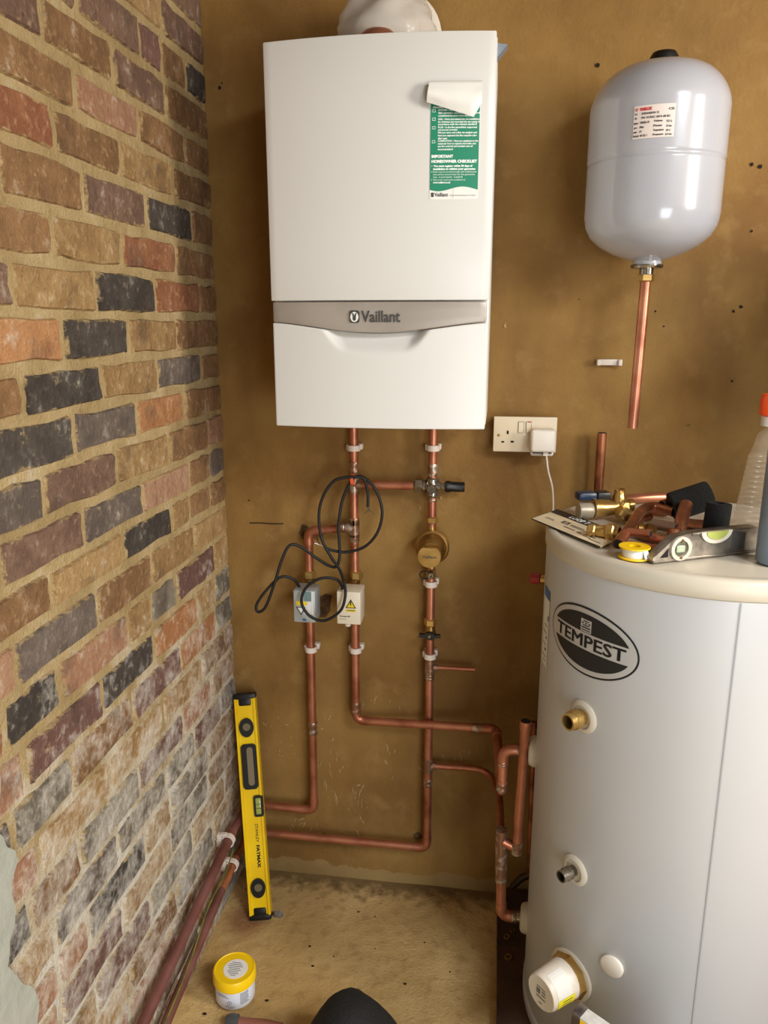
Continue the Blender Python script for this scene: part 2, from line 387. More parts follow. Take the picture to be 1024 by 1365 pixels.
# ------------------------------------------------------------------ bricks
LZ = [2.62, 2.594, 2.516, 2.438, 2.360, 2.281, 2.203, 2.125, 2.046, 1.968, 1.892, 1.816, 1.733, 1.657, 1.578, 1.498, 1.422, 1.343, 1.262, 1.185, 1.110, 1.028, .945, .862, .780, .702, .622, .545, .467, .389, .311, .233, .155, .077, .0]
COURSES = {  # top line -> (joints from the plaster to the corner, colours)
 2.281: ([-.90, -.68, -.45, -.22], 'bpbpp'),
 2.203: ([-.92, -.69, -.46, -.228], 'bpbtp'),
 2.125: ([-1.03, -.80, -.57, -.339, -.239, -.112], 'pbppdbk'),
 2.046: ([-.91, -.682, -.462, -.236], 'bpbpb'),
 1.968: ([-1.06, -.83, -.60, -.369, -.146], 'pbbibb'),
 1.892: ([-.90, -.676, -.454, -.217], 'brbtb'),
 1.816: ([-1.06, -.83, -.602, -.36, -.127], 'bpbpkb'),
 1.733: ([-.94, -.708, -.481, -.231], 'tbtrb'),
 1.657: ([-1.06, -.827, -.588, -.348, -.109], 'bptkrb'),
 1.578: ([-.94, -.709, -.479, -.254], 'rokt' 'b'),
 1.498: ([-1.06, -.83, -.592, -.365, -.12], 'pbktsb'),
 1.422: ([-.93, -.699, -.47, -.237], 'bksob'),
 1.343: ([-1.04, -.807, -.564, -.327, -.105], 'bsptbi'),
 1.262: ([-.931, -.698, -.471, -.227, -.097], 'bpsibs'),
 1.185: ([-1.045, -.814, -.566, -.338, -.237, -.105], 'kbtktbb'),
 1.110: ([-.919, -.681, -.452, -.225], 'is' 'b' 't' 't'),
 1.028: ([-.964, -.814, -.572, -.472, -.341, -.102], 'rkitgdt'),
 .945: ([-.928, -.691, -.47, -.237, -.109], 'idkotg'),
 .862: ([-.973, -.809, -.583, -.344, -.116], 'sg' 'b' 'dog'),
 .780: ([-.921, -.691, -.452, -.226], 'itttb'),
 .702: ([-.957, -.809, -.581, -.35, -.175], 'kbgdib'),
 .622: ([-1.011, -.905, -.684, -.462, -.295, -.12], 'ktsggds'),
 .545: ([-.908, -.806, -.575, -.448, -.22], 'iiktgb'),
 .467: ([-.913, -.689, -.46, -.23], 'rdtgb'),
 .389: ([-.808, -.579, -.345, -.12], 'tdgtb'),
 .311: ([-.91, -.687, -.455, -.22], 'itbgt'),
}
def brick_mesh(y0, y1, z0, z1, m):
    n = []
    jj = lambda a: random.uniform(-a, a)
    L = y1-y0; Hh = z1-z0; c = .0035
    for y, z in ((y0+c, z0), (y0+L*.3, z0), (y0+L*.68, z0), (y1-c, z0), (y1, z0+c), (y1, z0+Hh*.5), (y1, z1-c), (y1-c, z1), (y0+L*.72, z1), (y0+L*.45, z1), (y0+L*.2, z1), (y0+c, z1), (y0, z1-c), (y0, z0+Hh*.45), (y0, z0+c)):
        n.append((y+jj(.0040), z+jj(.0040)))
    k = len(n); cy = (y0+y1)/2; cz = (z0+z1)/2
    sy = 1-2*.004/(y1-y0); sz = 1-2*.004/(z1-z0)
    tilt = jj(.010); px = random.uniform(.0025, .0060)
    vs = [(-.004, y-cy, z-cz) for y, z in n]
    vs += [(px+jj(.0010)+tilt*(y-cy), (y-cy)*sy, (z-cz)*sz) for y, z in n]
    fs = []
    for i in range(k):
        j = (i+1) % k; fs.append((i, j, k+j, k+i))
    fs.append(tuple(range(k, 2*k)))
    return mesh('brick', vs, fs, m, 35), (0, cy, cz)
for i in range(len(LZ)-1):
    zt, zb = LZ[i], LZ[i+1]
    if zt-zb < .05: continue
    if zt in COURSES: js, cs = COURSES[zt]
    else:
        off = .115*(i % 2); js = [-1.05+off+.231*k+random.uniform(-.01, .01) for k in range(5)]; js = [j for j in js if j < -.06]; cs = ''.join(random.choice('bptsgri') for _ in range(len(js)+1))
    ed = [max(-1.28, js[0]-.235)] + js + [-.002]
    for k in range(len(ed)-1):
        a, b = ed[k], ed[k+1]
        if b-a < .03: continue
        g = random.uniform(.006, .0085)
        me, loc = brick_mesh(a+g, b-(g if k < len(ed)-2 else .001), zb+g*.95, zt-g*.95, BR[cs[min(k, len(cs)-1)]])
        obj('brick', me, WL, loc)

# ------------------------------------------------------------------ marks on the back wall
def blob(name, p, r, m, parent, sq=1.0):
    r *= .72; n = 9; o = [(r*random.uniform(.6, 1.15)*math.cos(2*PI*k/n)*sq, r*random.uniform(.6, 1.15)*math.sin(2*PI*k/n)) for k in range(n)]
    return MB().prism(o, lambda u, w, d: (p[0]+u, -.0006-d, p[2]+w), .0008).build(name, m, parent, 0)
for u, v, r in ((293, 117, .006), (296, 111, .003), (797, 87, .007), (1002, 219, .006), (1013, 222, .007), (1002, 308, .004), (988, 409, .006), (978, 415, .005), (976, 508, .004), (432, 1111, .004), (772, 399, .002), (874, 415, .003), (885, 435, .003), (332, 667, .003), (717, 956, .004)):
    blob('drill_hole', bk(u, v), r, M_HOLE, WB)
M_SHADESTAIN = mat('shade_stain_render', (66, 46, 24), .95, c2=(98, 72, 40), scale=60, bump=.6, bscale=60)  # dark tone for painted shade in a rough recess and for dark stains
for u, v, r, q_ in ((433, 806, .052, .62), (407, 708, .032, .8), (557, 1114, .016, 1.0)):  # first: rough recess with its shade painted in; the others: dark stains
    blob('shade_stain_patch', bk(u, v), r, M_SHADESTAIN, WB, q_)
sm = MB(); M_SCR = mat('scratch_chalk', (180, 158, 112), .9)
def scratch(u, v, u2, v2, w):
    a, b = bk(u, v), bk(u2, v2); d = (b-a).normalized(); s = Vector((d.z, 0, -d.x))*w
    y = -.0014; m_ = (a+b)/2 + s*random.uniform(-2, 2)
    sm.add([(a.x, y, a.z), (m_.x-s.x, y, m_.z-s.z), (b.x, y, b.z), (m_.x+s.x, y, m_.z+s.z)], [(0, 1, 2, 3)])
for c in [(440, 1040, 452, 1080), (446, 1000, 455, 1030), (441, 990, 449, 970), (452, 1032, 459, 1012), (436, 1012, 447, 1052), (478, 1050, 482, 1085), (474, 1070, 470, 1045), (480, 1085, 486, 1105), (474, 1100, 478, 1120), (424, 975, 433, 968), (426, 1010, 424, 1030), (495, 935, 505, 925), (385, 990, 391, 996), (378, 968, 384, 964), (393, 1096, 410, 1088), (395, 1099, 412, 1094), (513, 990, 520, 1010), (560, 1015, 556, 1035), (610, 1000, 625, 998), (672, 425, 674, 443), (905, 566, 930, 568), (430, 1030, 436, 1070), (350, 960, 356, 972), (372, 1005, 380, 1010), (500, 930, 496, 940), (486, 1040, 479, 1060), (470, 1048, 484, 1044), (560, 665, 558, 690), (585, 655, 588, 670)]:
    for k in range(2):
        t0 = random.uniform(0, .45); t1 = t0+random.uniform(.25, .5)
        scratch(c[0]+(c[2]-c[0])*t0+k*2, c[1]+(c[3]-c[1])*t0, c[0]+(c[2]-c[0])*t1+k*2, c[1]+(c[3]-c[1])*t1, random.uniform(.0006, .0015))
for k in range(46):
    cu, cv_, su, sv = random.choice(((442, 1010, 9, 42), (480, 1065, 7, 26), (400, 1095, 12, 5), (432, 962, 12, 9), (505, 930, 16, 9), (380, 985, 12, 22), (520, 1000, 8, 12), (615, 1002, 14, 6)))
    u_, v_ = random.gauss(cu, su), random.gauss(cv_, sv); a_ = random.uniform(-.5, .5)
    scratch(u_, v_, u_+7*math.sin(a_), v_+random.uniform(3, 9), random.uniform(.0005, .0013))
so = sm.build('chalk_scratches', M_SCR, WB, 0, fix=False); so['kind'] = 'stuff'
crk = MB().tube(smooth_path([(p.x, -.0006, p.z) for p in (bk(333, 697), bk(348, 697), bk(362, 698), bk(378, 698))], 3), .0012, 5)
crk.build('crack', M_HOLE, WB)
# ================================================================== boiler
BX0, BX1, BZ0, BZ1, BY = .234, .6715, 1.353, 2.077, -.314
BXC = (BX0+BX1)/2; BHW = (BX1-BX0)/2
def yf(x): return BY - .018*(1-min(1, abs((x-BXC)/BHW))**2)
boiler = thing('gas_boiler', 'white wall-hung gas boiler with a silver trim band and green checklist sticker', 'boiler', (BXC, 0, BZ0))
boiler.location = (0, 0, 0)
def sheet(x0, x1, zt, zb, yfun, nx, nzz, yback, m, name, parent):
    vs = []; fs = []
    for j in range(nzz+1):
        for i in range(nx+1):
            x = x0+(x1-x0)*i/nx; z = zb(x)+(zt(x)-zb(x))*j/nzz; vs.append((x, yfun(x, z), z))
    w = nx+1
    for j in range(nzz):
        for i in range(nx): fs.append((j*w+i, j*w+i+1, (j+1)*w+i+1, (j+1)*w+i))
    ring = [i for i in range(w)] + [j*w+nx for j in range(1, nzz+1)] + [nzz*w+i for i in range(nx-1, -1, -1)] + [j*w for j in range(nzz-1, 0, -1)]
    n0 = len(vs); vs += [(vs[k][0], yback, vs[k][2]) for k in ring]; L = len(ring)
    for k in range(L):
        k2 = (k+1) % L; fs.append((ring[k2], ring[k], n0+k, n0+k2))
    fs.append(tuple(range(n0, n0+L)))
    b = MB().add(vs, fs)
    bm = bmesh.new(); me = mesh('x', b.v, b.f, None, 0); bm.from_mesh(me); bpy.data.meshes.remove(me)
    bmesh.ops.recalc_face_normals(bm, faces=bm.faces[:])
    eds = [e for e in bm.edges if len(e.link_faces) == 2 and e.calc_face_angle() > 1.0 and min(v.co.y for v in e.verts) < yback-.005]
    try: bmesh.ops.bevel(bm, geom=eds, offset=.0025, segments=2, profile=.5, affect='EDGES')
    except Exception: pass
    return MB().bm(bm).build(name, m, parent, 30)
MB().bbox((BX0+.004, -.30, BZ0+.006), (BX1+.0015, -.004, BZ1-.004), .004).build('casing', M_EDGE, boiler)
bandb = lambda x: 1.565 - .0205*math.cos(min(1, abs((x-BXC)/BHW))*PI/2)**1.5
sheet(BX0, BX1, lambda x: BZ1, lambda x: 1.6065, lambda x, z: yf(x), 30, 4, -.296, M_WHITE, 'upper_panel', boiler)
band = sheet(BX0+.003, BX1-.003, lambda x: 1.604, bandb, lambda x, z: yf(x)+.001, 30, 3, -.297, M_SILVER, 'trim_band', boiler)
def sst(a, b, x): t = max(0, min(1, (x-a)/(b-a))); return t*t*(3-2*t)
def yflap(x, z):
    t = (bandb(x)-z)/.046
    hw = .108-.036*min(1, max(0, t)); e = sst(hw+.004, hw-.026, abs(x-.4505))
    return yf(x) + .026*e*(1-sst(.0, 1.0, t))
sheet(BX0+.002, BX1, lambda x: bandb(x)-.0015, lambda x: BZ0, yflap, 120, 60, -.285, M_WHITE, 'lower_flap', boiler)
# name and emblem on the trim band
fb = lambda u, w: (u, yf(u)+.0003-.0012, w)
t = text_mb('Vaillant', .030, .0006, mono_w=.078); x0 = min(v.x for v in t.v); z0 = min(v.y for v in t.v)
mapped(t, lambda a, b: fb(.4225+a-x0, 1.5645+(b-z0)*1.02)).build('brand_lettering', M_INK, band, 0, fix=False)
em = MB().prism(rrect(.3985, 1.5635, .4190, 1.5875, .005), lambda u, w, d: (u, yf(u)+.0006-d, w), .0022).build('emblem_badge', M_INK, band, 0)
ring = MB()
out = [(.4088+.0082*math.cos(a), 1.5748+.0098*math.sin(a)) for a in [2*PI*k/20 for k in range(20)]]
ring.prism(out, lambda u, w, d: (u, yf(u)-.0017-d, w), .0004)
ring.build('emblem_ring', M_PAPER, em and band, 0)
hare = MB()
for o in ([(.4040, 1.5822), (.4062, 1.5825), (.4088, 1.5775), (.4114, 1.5825), (.4136, 1.5822), (.4118, 1.5755), (.4122, 1.5700), (.4088, 1.5668), (.4054, 1.5700), (.4058, 1.5755)],):
    hare.prism(o, lambda u, w, d: (u, yf(u)-.0022-d, w), .0004)
hare.build('emblem_figure', M_INK, band, 0)
# checklist sticker
sx = lambda u: .5545+(u-573)*.001435
szz = lambda v: 1.98-(v-120)*.0013034
def patch(x0, x1, z0, z1, d, nx=6, top=None):
    b = MB(); vs = []; fs = []
    for i in range(nx+1):
        x = x0+(x1-x0)*i/nx; zb = z0(x) if callable(z0) else z0; zt = z1(x) if callable(z1) else z1
        vs += [(x, yf(x)-d, zb), (x, yf(x)-d, zt)]
    for i in range(nx): fs.append((2*i, 2*i+2, 2*i+3, 2*i+1))
    return b.add(vs, fs)
stk = MB().prism(rrect(sx(573), szz(265), sx(636.5), szz(115), .004), lambda u, w, d: (u, yf(u)-.0002-d, w), .0005).build('checklist_sticker', M_PAPER, boiler, 0)
wave = lambda x: szz(251.0 - 3.2*math.sin((x-sx(573))/(sx(636)-sx(573))*2*PI+.4)*-1)
patch(sx(573.4), sx(636.1), wave, szz(116), .0010, 12).build('green_print', M_GREEN, stk, 0, fix=False)
pt = MB()
def prt(txt, u, v, h, wpx=None, bold=0.0, d=.0014):
    size = h*.0013034/.70
    q = text_mb(txt, size, bold, mono_w=wpx*.001435 if wpx else None)
    if not q.v: return q
    x0 = min(a.x for a in q.v)
    return mapped(q, lambda a, b: (sx(u)+a-x0, yf(sx(u)+a-x0)-d, szz(v)+b-h*.0013034*.5))
def line(txt, u, v, h, w, bold=0.00015):
    q = prt(txt, u, v, h, w, bold); pt.add(q.v, q.f)
line('Checklist', 576, 143, 2.2, 13)
for txt, v, w in (('SYSTEM - Have you cleaned, flushed', 146.7, 49), ('the system, added inhibitor and', 150.3, 53), ('commissioned the system within benchmark?', 154, 46),
                  ('GAS - Have you tested the gas installation', 158.5, 53), ('for tightness and recorded the gas supply in', 162, 53), ('accordance with the relevant standard?', 165.2, 50),
                  ('FLUE - Is the flue assembled, supported', 169.1, 50), ('and secured correctly?', 172.4, 25), ('Did you carry out a flue gas analysis and', 176, 50), ('have you captured the flue sampling plug', 179.8, 50), ('after test?', 183.6, 12),
                  ('COMPLETION - Have you explained to the', 187, 52), ('customer how to operate the boiler and', 190.5, 49), ('use the controls and handed over all', 194, 45), ('documentation?', 198, 20)):
    line(txt, 583, v, 2.3, w)
line('IMPORTANT', 575.2, 207.4, 3.6, 28, .0004); line('HOMEOWNER CHECKLIST', 575.2, 214, 3.6, 59, .0004)
for txt, v, w, b in (('You must register within 30 days of', 220.2, 51, .0003), ('installation to validate your guarantee', 224.2, 55, .0003), ('Boiler must be serviced annually with certified parts', 228, 56, 0), ('and service record kept for the guarantee', 231.5, 54, 0), ('to remain valid', 235, 38, 0), ('Visit us for terms and conditions at', 238.7, 42, 0), ('www.vaillant.co.uk', 242.3, 23, .0002)):
    line(txt, 577.5, v, 2.3, w, b)
for v in (147.4, 158.5, 169.7, 188):
    for o in (((575.6, v-1.9), (579.6, v-1.4)), ((575.6, v+1.4), (579.6, v+1.9)), ((575.6, v-1.4), (576.1, v+1.4)), ((579.1, v-1.4), (579.6, v+1.4))):
        q = patch(sx(o[0][0]), sx(o[1][0]), szz(o[1][1]), szz(o[0][1]), .0014, 1); pt.add(q.v, q.f)
for v in (220.2, 228, 238.7):
    q = patch(sx(575.2), sx(576.2), szz(v+.5), szz(v-.5), .0014, 1); pt.add(q.v, q.f)
pt.build('white_print', M_PAPERT, stk, 0, fix=False)
ft = MB(); q = prt('Vaillant', 579.6, 258.7, 5.0, 18, .0002, .0012); ft.add(q.v, q.f)
q = MB().prism(rrect(sx(575.2), szz(262), sx(578.8), szz(256), .001), lambda u, w, d: (u, yf(u)-.0010-d, w), .0003); ft.add(q.v, q.f)
ft.build('footer_name', M_INK, stk, 0, fix=False)
q = prt('Guaranteed peace of mind', 600, 259.6, 2.0, 33, 0, .0012); q.build('footer_line', M_GREYINK, stk, 0, fix=False)
cv = []; cfs = []; NU, NV = 14, 16
for i in range(NU+1):
    u = i/NU; xx = sx(571.5)+(sx(638.5)-sx(571.5))*u
    ln = .026+.030*u if u < .86 else .0518-.024*(u-.86)/.14
    for j in range(NV+1):
        s = j/NV
        if s < .5:
            a = PI*s/.5; rr = .0085
            p = (xx, yf(xx)-.001-rr+rr*math.cos(a), szz(118.5)+rr*math.sin(a)*1.1)
        else:
            k = (s-.5)/.5
            p = (xx-.004*k*(1-u), yf(xx)-.018-.006*math.sin(k*PI)+.004*k-.0016*nz(u*5, k*4, 3)*k, szz(118.5)-ln*k)
        cv.append(p)
for i in range(NU):
    for j in range(NV):
        a = i*(NV+1)+j; cfs.append((a, a+1, a+NV+2, a+NV+1))
MB().add(cv, cfs).build('peeled_corner', M_PAPER, stk, 80, fix=False)
# bent bracket showing at the right of the boiler
a, b, c = bk(660, 57, -.27), bk(677, 59, -.27), bk(661, 79, -.27)
br = MB().add([a, b, c, a+Vector((0, .03, 0)), b+Vector((0, .03, -.0)), c+Vector((0, .03, 0)), (a.x-.004, a.y, a.z), (a.x-.004, a.y+.03, a.z), (a.x-.004, a.y, c.z), (a.x-.004, a.y+.03, c.z)],
              [(0, 1, 2), (3, 5, 4), (0, 3, 4, 1), (1, 4, 5, 2), (0, 2, 8, 6), (3, 7, 9, 5), (6, 7, 3, 0), (2, 5, 9, 8), (6, 8, 9, 7)])
br.build('hanging_bracket', mat('zinc_plate', (150, 160, 176), .4, .5), boiler, 0)
# flue connection on top, covered in plastic
flue = thing('flue_collar', 'round off-white flue elbow and wall plate above the boiler', 'flue')
fc = bk(522, 60, -.02)
MB().lathe([(.092, -.004), (.097, -.008), (.097, -.016), (.088, -.022), (.060, -.022)], 40, (.452, 0, 2.165), 'y').build('wall_plate', M_PLASTIC, flue)
MB().tube(smooth_path([(.452, -.02, 2.165), (.452, -.10, 2.166), (.452, -.145, 2.150), (.452, -.165, 2.115), (.452, -.165, 2.079)], 4), .052, 24).build('elbow', M_PLASTIC, flue)
MB().lathe([(.064, 2.0780), (.064, 2.088), (.054, 2.088)], 30, (.452, -.165, 0)).build('socket_ring', M_PLASTIC, flue)
cap = MB().lathe([(.040, 2.0780), (.040, 2.082), (.037, 2.092), (.027, 2.101), (.012, 2.1055), (.0, 2.106)], 28, (.447, -.262, 0)).build('copper_dome', M_COPPER)
tag(cap, 'rounded copper cap on top of the boiler under plastic', 'copper cap')
vs = []; fs = []; NA, NB = 40, 14
for j in range(NB+1):
    t_ = j/NB
    for i in range(NA):
        a = 2*PI*i/NA
        r1 = .108*(1-.45*t_**2.2) + .012*nz(math.cos(a)*2.2, math.sin(a)*2.2, t_*3) + .006*nz(math.cos(a)*6, math.sin(a)*6, t_*7)
        z = 2.079 + .118*t_**.8 + .012*nz(a*1.2, t_*2, 9)*t_
        if t_ < .05: z = 2.0795
        vs.append((.450+r1*math.cos(a)*.98, min(-.006, -.165+r1*1.05*math.sin(a)), z))
for j in range(NB):
    for i in range(NA):
        i2 = (i+1) % NA; fs.append((j*NA+i, j*NA+i2, (j+1)*NA+i2, (j+1)*NA+i))
fs.append(tuple(range(NB*NA, (NB+1)*NA)))
M_BAG = mat('clear_polythene', (214, 206, 196), .22, alpha=.55, spec=.7)
tag(MB().add(vs, fs).build('plastic_bag', M_BAG, smooth=60, fix=False), 'crumpled clear plastic bag pulled over the flue above the boiler', 'plastic bag')
tsc = MB().lathe([(.0022, 0), (.0022, .012), (.0040, .012), (.0040, .016), (0, .017)], 10, (.560, -.17, 2.0775)).build('test_nipple', M_BRASS)
tag(tsc, 'tiny brass screw standing on top of the boiler', 'screw')

# ================================================================== expansion vessel
VX, VY = .990, -.168
ves = thing('expansion_vessel', 'grey-white round expansion vessel hung on the wall with a small rating label', 'vessel')
VR = .131
prof = [(.030, 1.686), (.046, 1.692), (.070, 1.700), (.096, 1.714), (.116, 1.731), (.127, 1.750), (VR, 1.772), (VR, 1.778), (VR, 1.862), (VR, 1.866), (VR-.0015, 1.868), (VR-.0015, 1.871), (VR+.0008, 1.873), (VR+.0008, 1.877), (VR+.0008, 1.962), (VR+.0008, 1.968)]
for k in range(1, 11):
    a = PI/2*k/10; prof.append((.0008*(1-k/10)+VR*math.cos(a)**.62 if k < 10 else 0.0, 1.968+.082*math.sin(a)**1.25))
MB().lathe(prof, 56, (VX, VY, 0)).build('shell', M_VESSEL, ves, 50)
MB().lathe([(.027, 2.043), (.027, 2.062), (.022, 2.070), (0, 2.072)], 24, (VX+.002, VY, 0)).build('valve_cap', M_BLACK, ves)
MB().lathe([(.026, 1.694), (.028, 1.684), (.028, 1.680), (.031, 1.678)], 28, (VX, VY, 0)).build('neck', M_VESSEL, ves)
MB().lathe([(.0, 1.6795), (.032, 1.679), (.033, 1.676), (.031, 1.672), (.014, 1.672), (.014, 1.660), (0, 1.660)], 28, (VX, VY, 0)).build('flange', M_NICKEL, ves)
def hexnut(mb, o, r, h, axis='z', n=6):
    return mb.lathe([(r*.8, 0), (r, h*.15), (r, h*.85), (r*.8, h)], n, o, axis)
hexnut(MB(), (VX, VY, 1.6455), .0165, .016).build('nut', M_BRASS, ves, 20)
def pipe_mb(mb, a, b, r=.011, n=18): return mb.tube([a, b], r, n)
tp = MB().tube([(VX, VY, 1.648), (VX-.004, VY, 1.343)], .011, 20); tp.build('tail_pipe', M_COPPER, ves)
MB().bbox((VX-.03, VY+.10, 1.80), (VX+.03, .0, 1.83), .003).build('wall_bracket', M_NICKEL, ves)
def vmap(th0, r, d): return lambda u, w: (VX+(r+d)*math.cos(th0+u/r), VY+(r+d)*math.sin(th0+u/r), w)
def curved_patch(fnm, x0, x1, z0, z1, n=8):
    b = MB(); vs = []; fs = []
    for i in range(n+1):
        x = x0+(x1-x0)*i/n; vs += [fnm(x, z0), fnm(x, z1)]
    for i in range(n): fs.append((2*i, 2*i+2, 2*i+3, 2*i+1))
    return b.add(vs, fs)
THV = math.radians(257)
lab = curved_patch(vmap(THV, VR, .0016), -.036, .036, 1.893, 1.949).build('rating_label', mat('label_paper', (222, 208, 200), .5), ves, 60, fix=False)
lp = MB(); lr = MB()
def vtx(dst, txt, x, z, h, w, bold=0.0002):
    q = text_mb(txt, h/.7, bold, mono_w=w); x0 = min(a.x for a in q.v); f = vmap(THV, VR, .0021)
    q = mapped(q, lambda a, b: f(x+a-x0, z+b)); dst.add(q.v, q.f)
vtx(lr, 'O', -.034, 1.9405, .0045, .005, .0004); vtx(lr, 'VARLUX', -.026, 1.9405, .0045, .022, .0005)
for txt, x, z, w in (('CE', .024, 1.9385, .010), ('EXPANSION 12', -.022, 1.9335, .030), ('N', -.034, 1.9335, .004), ('PN 10 EAC 2014 68 EC', -.022, 1.9265, .050), ('SN', -.034, 1.9265, .004), ('type', -.035, 1.9185, .008), ('VESSEL-W', -.024, 1.9185, .017), ('Volume', .0, 1.9195, .015), ('12 L', .022, 1.918, .010), ('pre', -.034, 1.911, .005), ('18bar', -.024, 1.911, .008), ('Pmax', .0, 1.9115, .015), ('10 bar', .022, 1.910, .010), ('year', -.035, 1.9035, .007), ('19', -.024, 1.9035, .004), ('Temperature', .0, 1.904, .018), ('99 C', .022, 1.9025, .008), ('Serial', -.035, 1.8965, .010), ('40 62 1', -.023, 1.8965, .013), ('Pressure', .0, 1.8965, .018), ('2.5 bar', .021, 1.896, .012)):
    vtx(lp, txt, x, z, .0034, w)
lp.build('black_print', M_INK, lab, 0, fix=False); lr.build('red_print', M_REDINK, lab, 0, fix=False)

# ================================================================== hot-water cylinder on its board
struct('', MB().bbox((.742, -.86, .0), (1.62, -.012, .03), .003).build('trim_1', M_BOARD))
CX, CYY, R0 = 1.107, -.349, .302
cyl = thing('water_cylinder', 'tall white hot-water cylinder with an oval black and silver badge', 'water cylinder')
MB().lathe([(R0-.004, .031), (R0, .036), (R0, 1.131)], 96, (CX, CYY, 0), cap=False).build('shell', M_CYL, cyl, 60)
MB().lathe([(R0-.06, .0305), (R0+.001, .0305), (R0+.0026, .034), (R0+.0026, .060), (R0+.0004, .064)], 96, (CX, CYY, 0)).build('base_cap', M_CYL, cyl, 30)
MB().lathe([(R0+.0002, 1.128), (R0+.0028, 1.131), (R0+.0028, 1.158), (R0-.002, 1.164), (R0-.012, 1.1655), (R0-.016, 1.163), (R0-.03, 1.1625), (.10, 1.1630), (0, 1.163)], 96, (CX, CYY, 0)).build('lid', M_LID, cyl, 50)
def cm(th, d=0.0, r=R0):
    t0 = math.radians(th); return lambda u, w: (CX+(r+d)*math.cos(t0+u/r), CYY+(r+d)*math.sin(t0+u/r), w)
curved_patch(cm(267.4, .0013), -.0012, .0012, .066, 1.127, 1).build('sheet_seam', mat('seam_grey', (150, 150, 152), .5), cyl, 0, fix=False)
# badge
TB, ZB = 218.3, .999
def ell_fill(fnm, a, b, lo=None, hi=None, n=40):
    vs = []; fs = []
    for i in range(n+1):
        x = -a*math.cos(PI*i/n); h = b*math.sqrt(max(0, 1-(x/a)**2))
        z0 = max(-h, lo) if lo is not None else -h; z1 = min(h, hi) if hi is not None else h
        z0 = min(z0, h); z1 = max(z1, -h)
        if z1 < z0: z0 = z1 = (z0+z1)/2
        vs += [fnm(x, ZB+z0), fnm(x, ZB+z1)]
    for i in range(n): fs.append((2*i, 2*i+2, 2*i+3, 2*i+1))
    return MB().add(vs, fs)
badge = ell_fill(cm(TB, .0008), .111, .0655).build('oval_badge', M_BLACKINK, cyl, 60, fix=False)
M_BADGE = mat('badge_silver', (198, 196, 194), .32, .35)
ell_fill(cm(TB, .0012), .1075, .0615).build('silver_field', M_BADGE, badge, 60, fix=False)
ub = ell_fill(cm(TB, .0016), .0965, .0525, lo=.0165); lb = ell_fill(cm(TB, .0016), .0965, .0525, hi=-.0165)
ub.build('black_segment', M_BLACKINK, badge, 60, fix=False); lb.build('black_segment', M_BLACKINK, badge, 60, fix=False)
t0 = text_mb('TEMPEST', .034, 0, mono_w=.172); x0 = min(v.x for v in t0.v); f_ = cm(TB, .0018); t = MB()
for dx_, dz_ in ((-.0010, -.0005), (-.0010, .0005), (.0010, -.0005), (.0010, .0005), (0, 0)): t.add([v+Vector((dx_, dz_, 0)) for v in t0.v], t0.f)
mapped(t, lambda a, b: f_(a-x0-.086, ZB-.0115+b)).build('lettering', M_BLACKINK, badge, 0, fix=False)
lg = MB(); f2 = cm(TB, .0019)
lg.v += []; q = curved_patch(f2, -.013, .013, ZB+.018, ZB+.042, 3); lg.add(q.v, q.f)
lgo = lg.build('maker_mark', M_BADGE, badge, 0, fix=False)
lm = MB(); f3 = cm(TB, .0022)
for z0, z1, x0, x1 in ((.0205, .0225, -.011, .011), (.025, .0275, -.011, .011), (.0295, .0315, -.008, .008), (.033, .036, -.010, -.006), (.033, .036, -.002, .002), (.033, .036, .006, .010), (.0375, .0395, -.007, .007)):
    q = curved_patch(f3, x0, x1, ZB+z0, ZB+z1, 2); lm.add(q.v, q.f)
lm.build('maker_mark_print', M_BLACKINK, badge, 0, fix=False)
# information label at the left
il = curved_patch(cm(189, .0008), -.026, .020, .885, 1.048, 4).build('information_label', M_PAPER, cyl, 60, fix=False)
curved_patch(cm(189, .0012), -.026, .020, 1.028, 1.048, 4).build('blue_heading', M_BLUEINK, il, 60, fix=False)
q = MB()
for z0, x0, x1, h in ((.985, .012, .018, .010), (.970, -.01, .012, .002), (.955, -.02, .010, .002), (.945, .004, .014, .004), (.93, -.02, .01, .002), (.918, .0, .010, .005), (.905, -.02, .012, .002), (.895, -.01, .01, .002)):
    w = curved_patch(cm(189, .0013), x0, x1, z0, z0+h, 2); q.add(w.v, w.f)
q.build('label_print', M_INK, il, 0, fix=False)
def radial(th, z, d=0.0):
    t0 = math.radians(th); n = Vector((math.cos(t0), math.sin(t0), 0)); p = Vector((CX, CYY, z)) + n*(R0+d)
    side = Vector((-math.sin(t0), math.cos(t0), 0)); up = Vector((0, 0, 1))
    M = Matrix((side, up, n)).transposed().to_4x4(); M.translation = p; return M
def port(th, z, r, ln, fl_r, m):
    th_ = 2.6 if 150 < th < 200 else 1.0
    p = MB().lathe([(fl_r*.97, -.020*th_), (fl_r, .002*th_), (fl_r*.90, .005*th_), (fl_r*.72, .006*th_), (fl_r*.66, .003*th_)], 30).xf(radial(th, z)).build('port_flange', M_LID, cyl) if True else MB().lathe([(fl_r*.97, -.008), (fl_r, .002), (fl_r*.94, .005), (fl_r*.72, .006), (fl_r*.66, .003)], 30).xf(radial(th, z)).build('port_flange', M_LID, cyl)
    MB().lathe([(r*.9, .0), (r*.9, ln*.35), (r*1.12, ln*.38), (r*1.12, ln*.7), (r, ln*.72), (r, ln), (r*.78, ln), (r*.78, ln*.3), (0, ln*.3)], 26).xf(radial(th, z)).build('port_stub', m, p, 25)
    MB().lathe([(r*.765, ln*.45), (0, ln*.45)], 20).xf(radial(th, z)).build('port_bore', M_HOLE, p, 0)
port(219.5, .850, .0165, .040, .032, M_BRASS)
port(220.5, .522, .0120, .038, .031, M_NICKEL)
port(175.4, bk(680, 999, -.325).z, .0135, .024, .034, M_NICKEL)
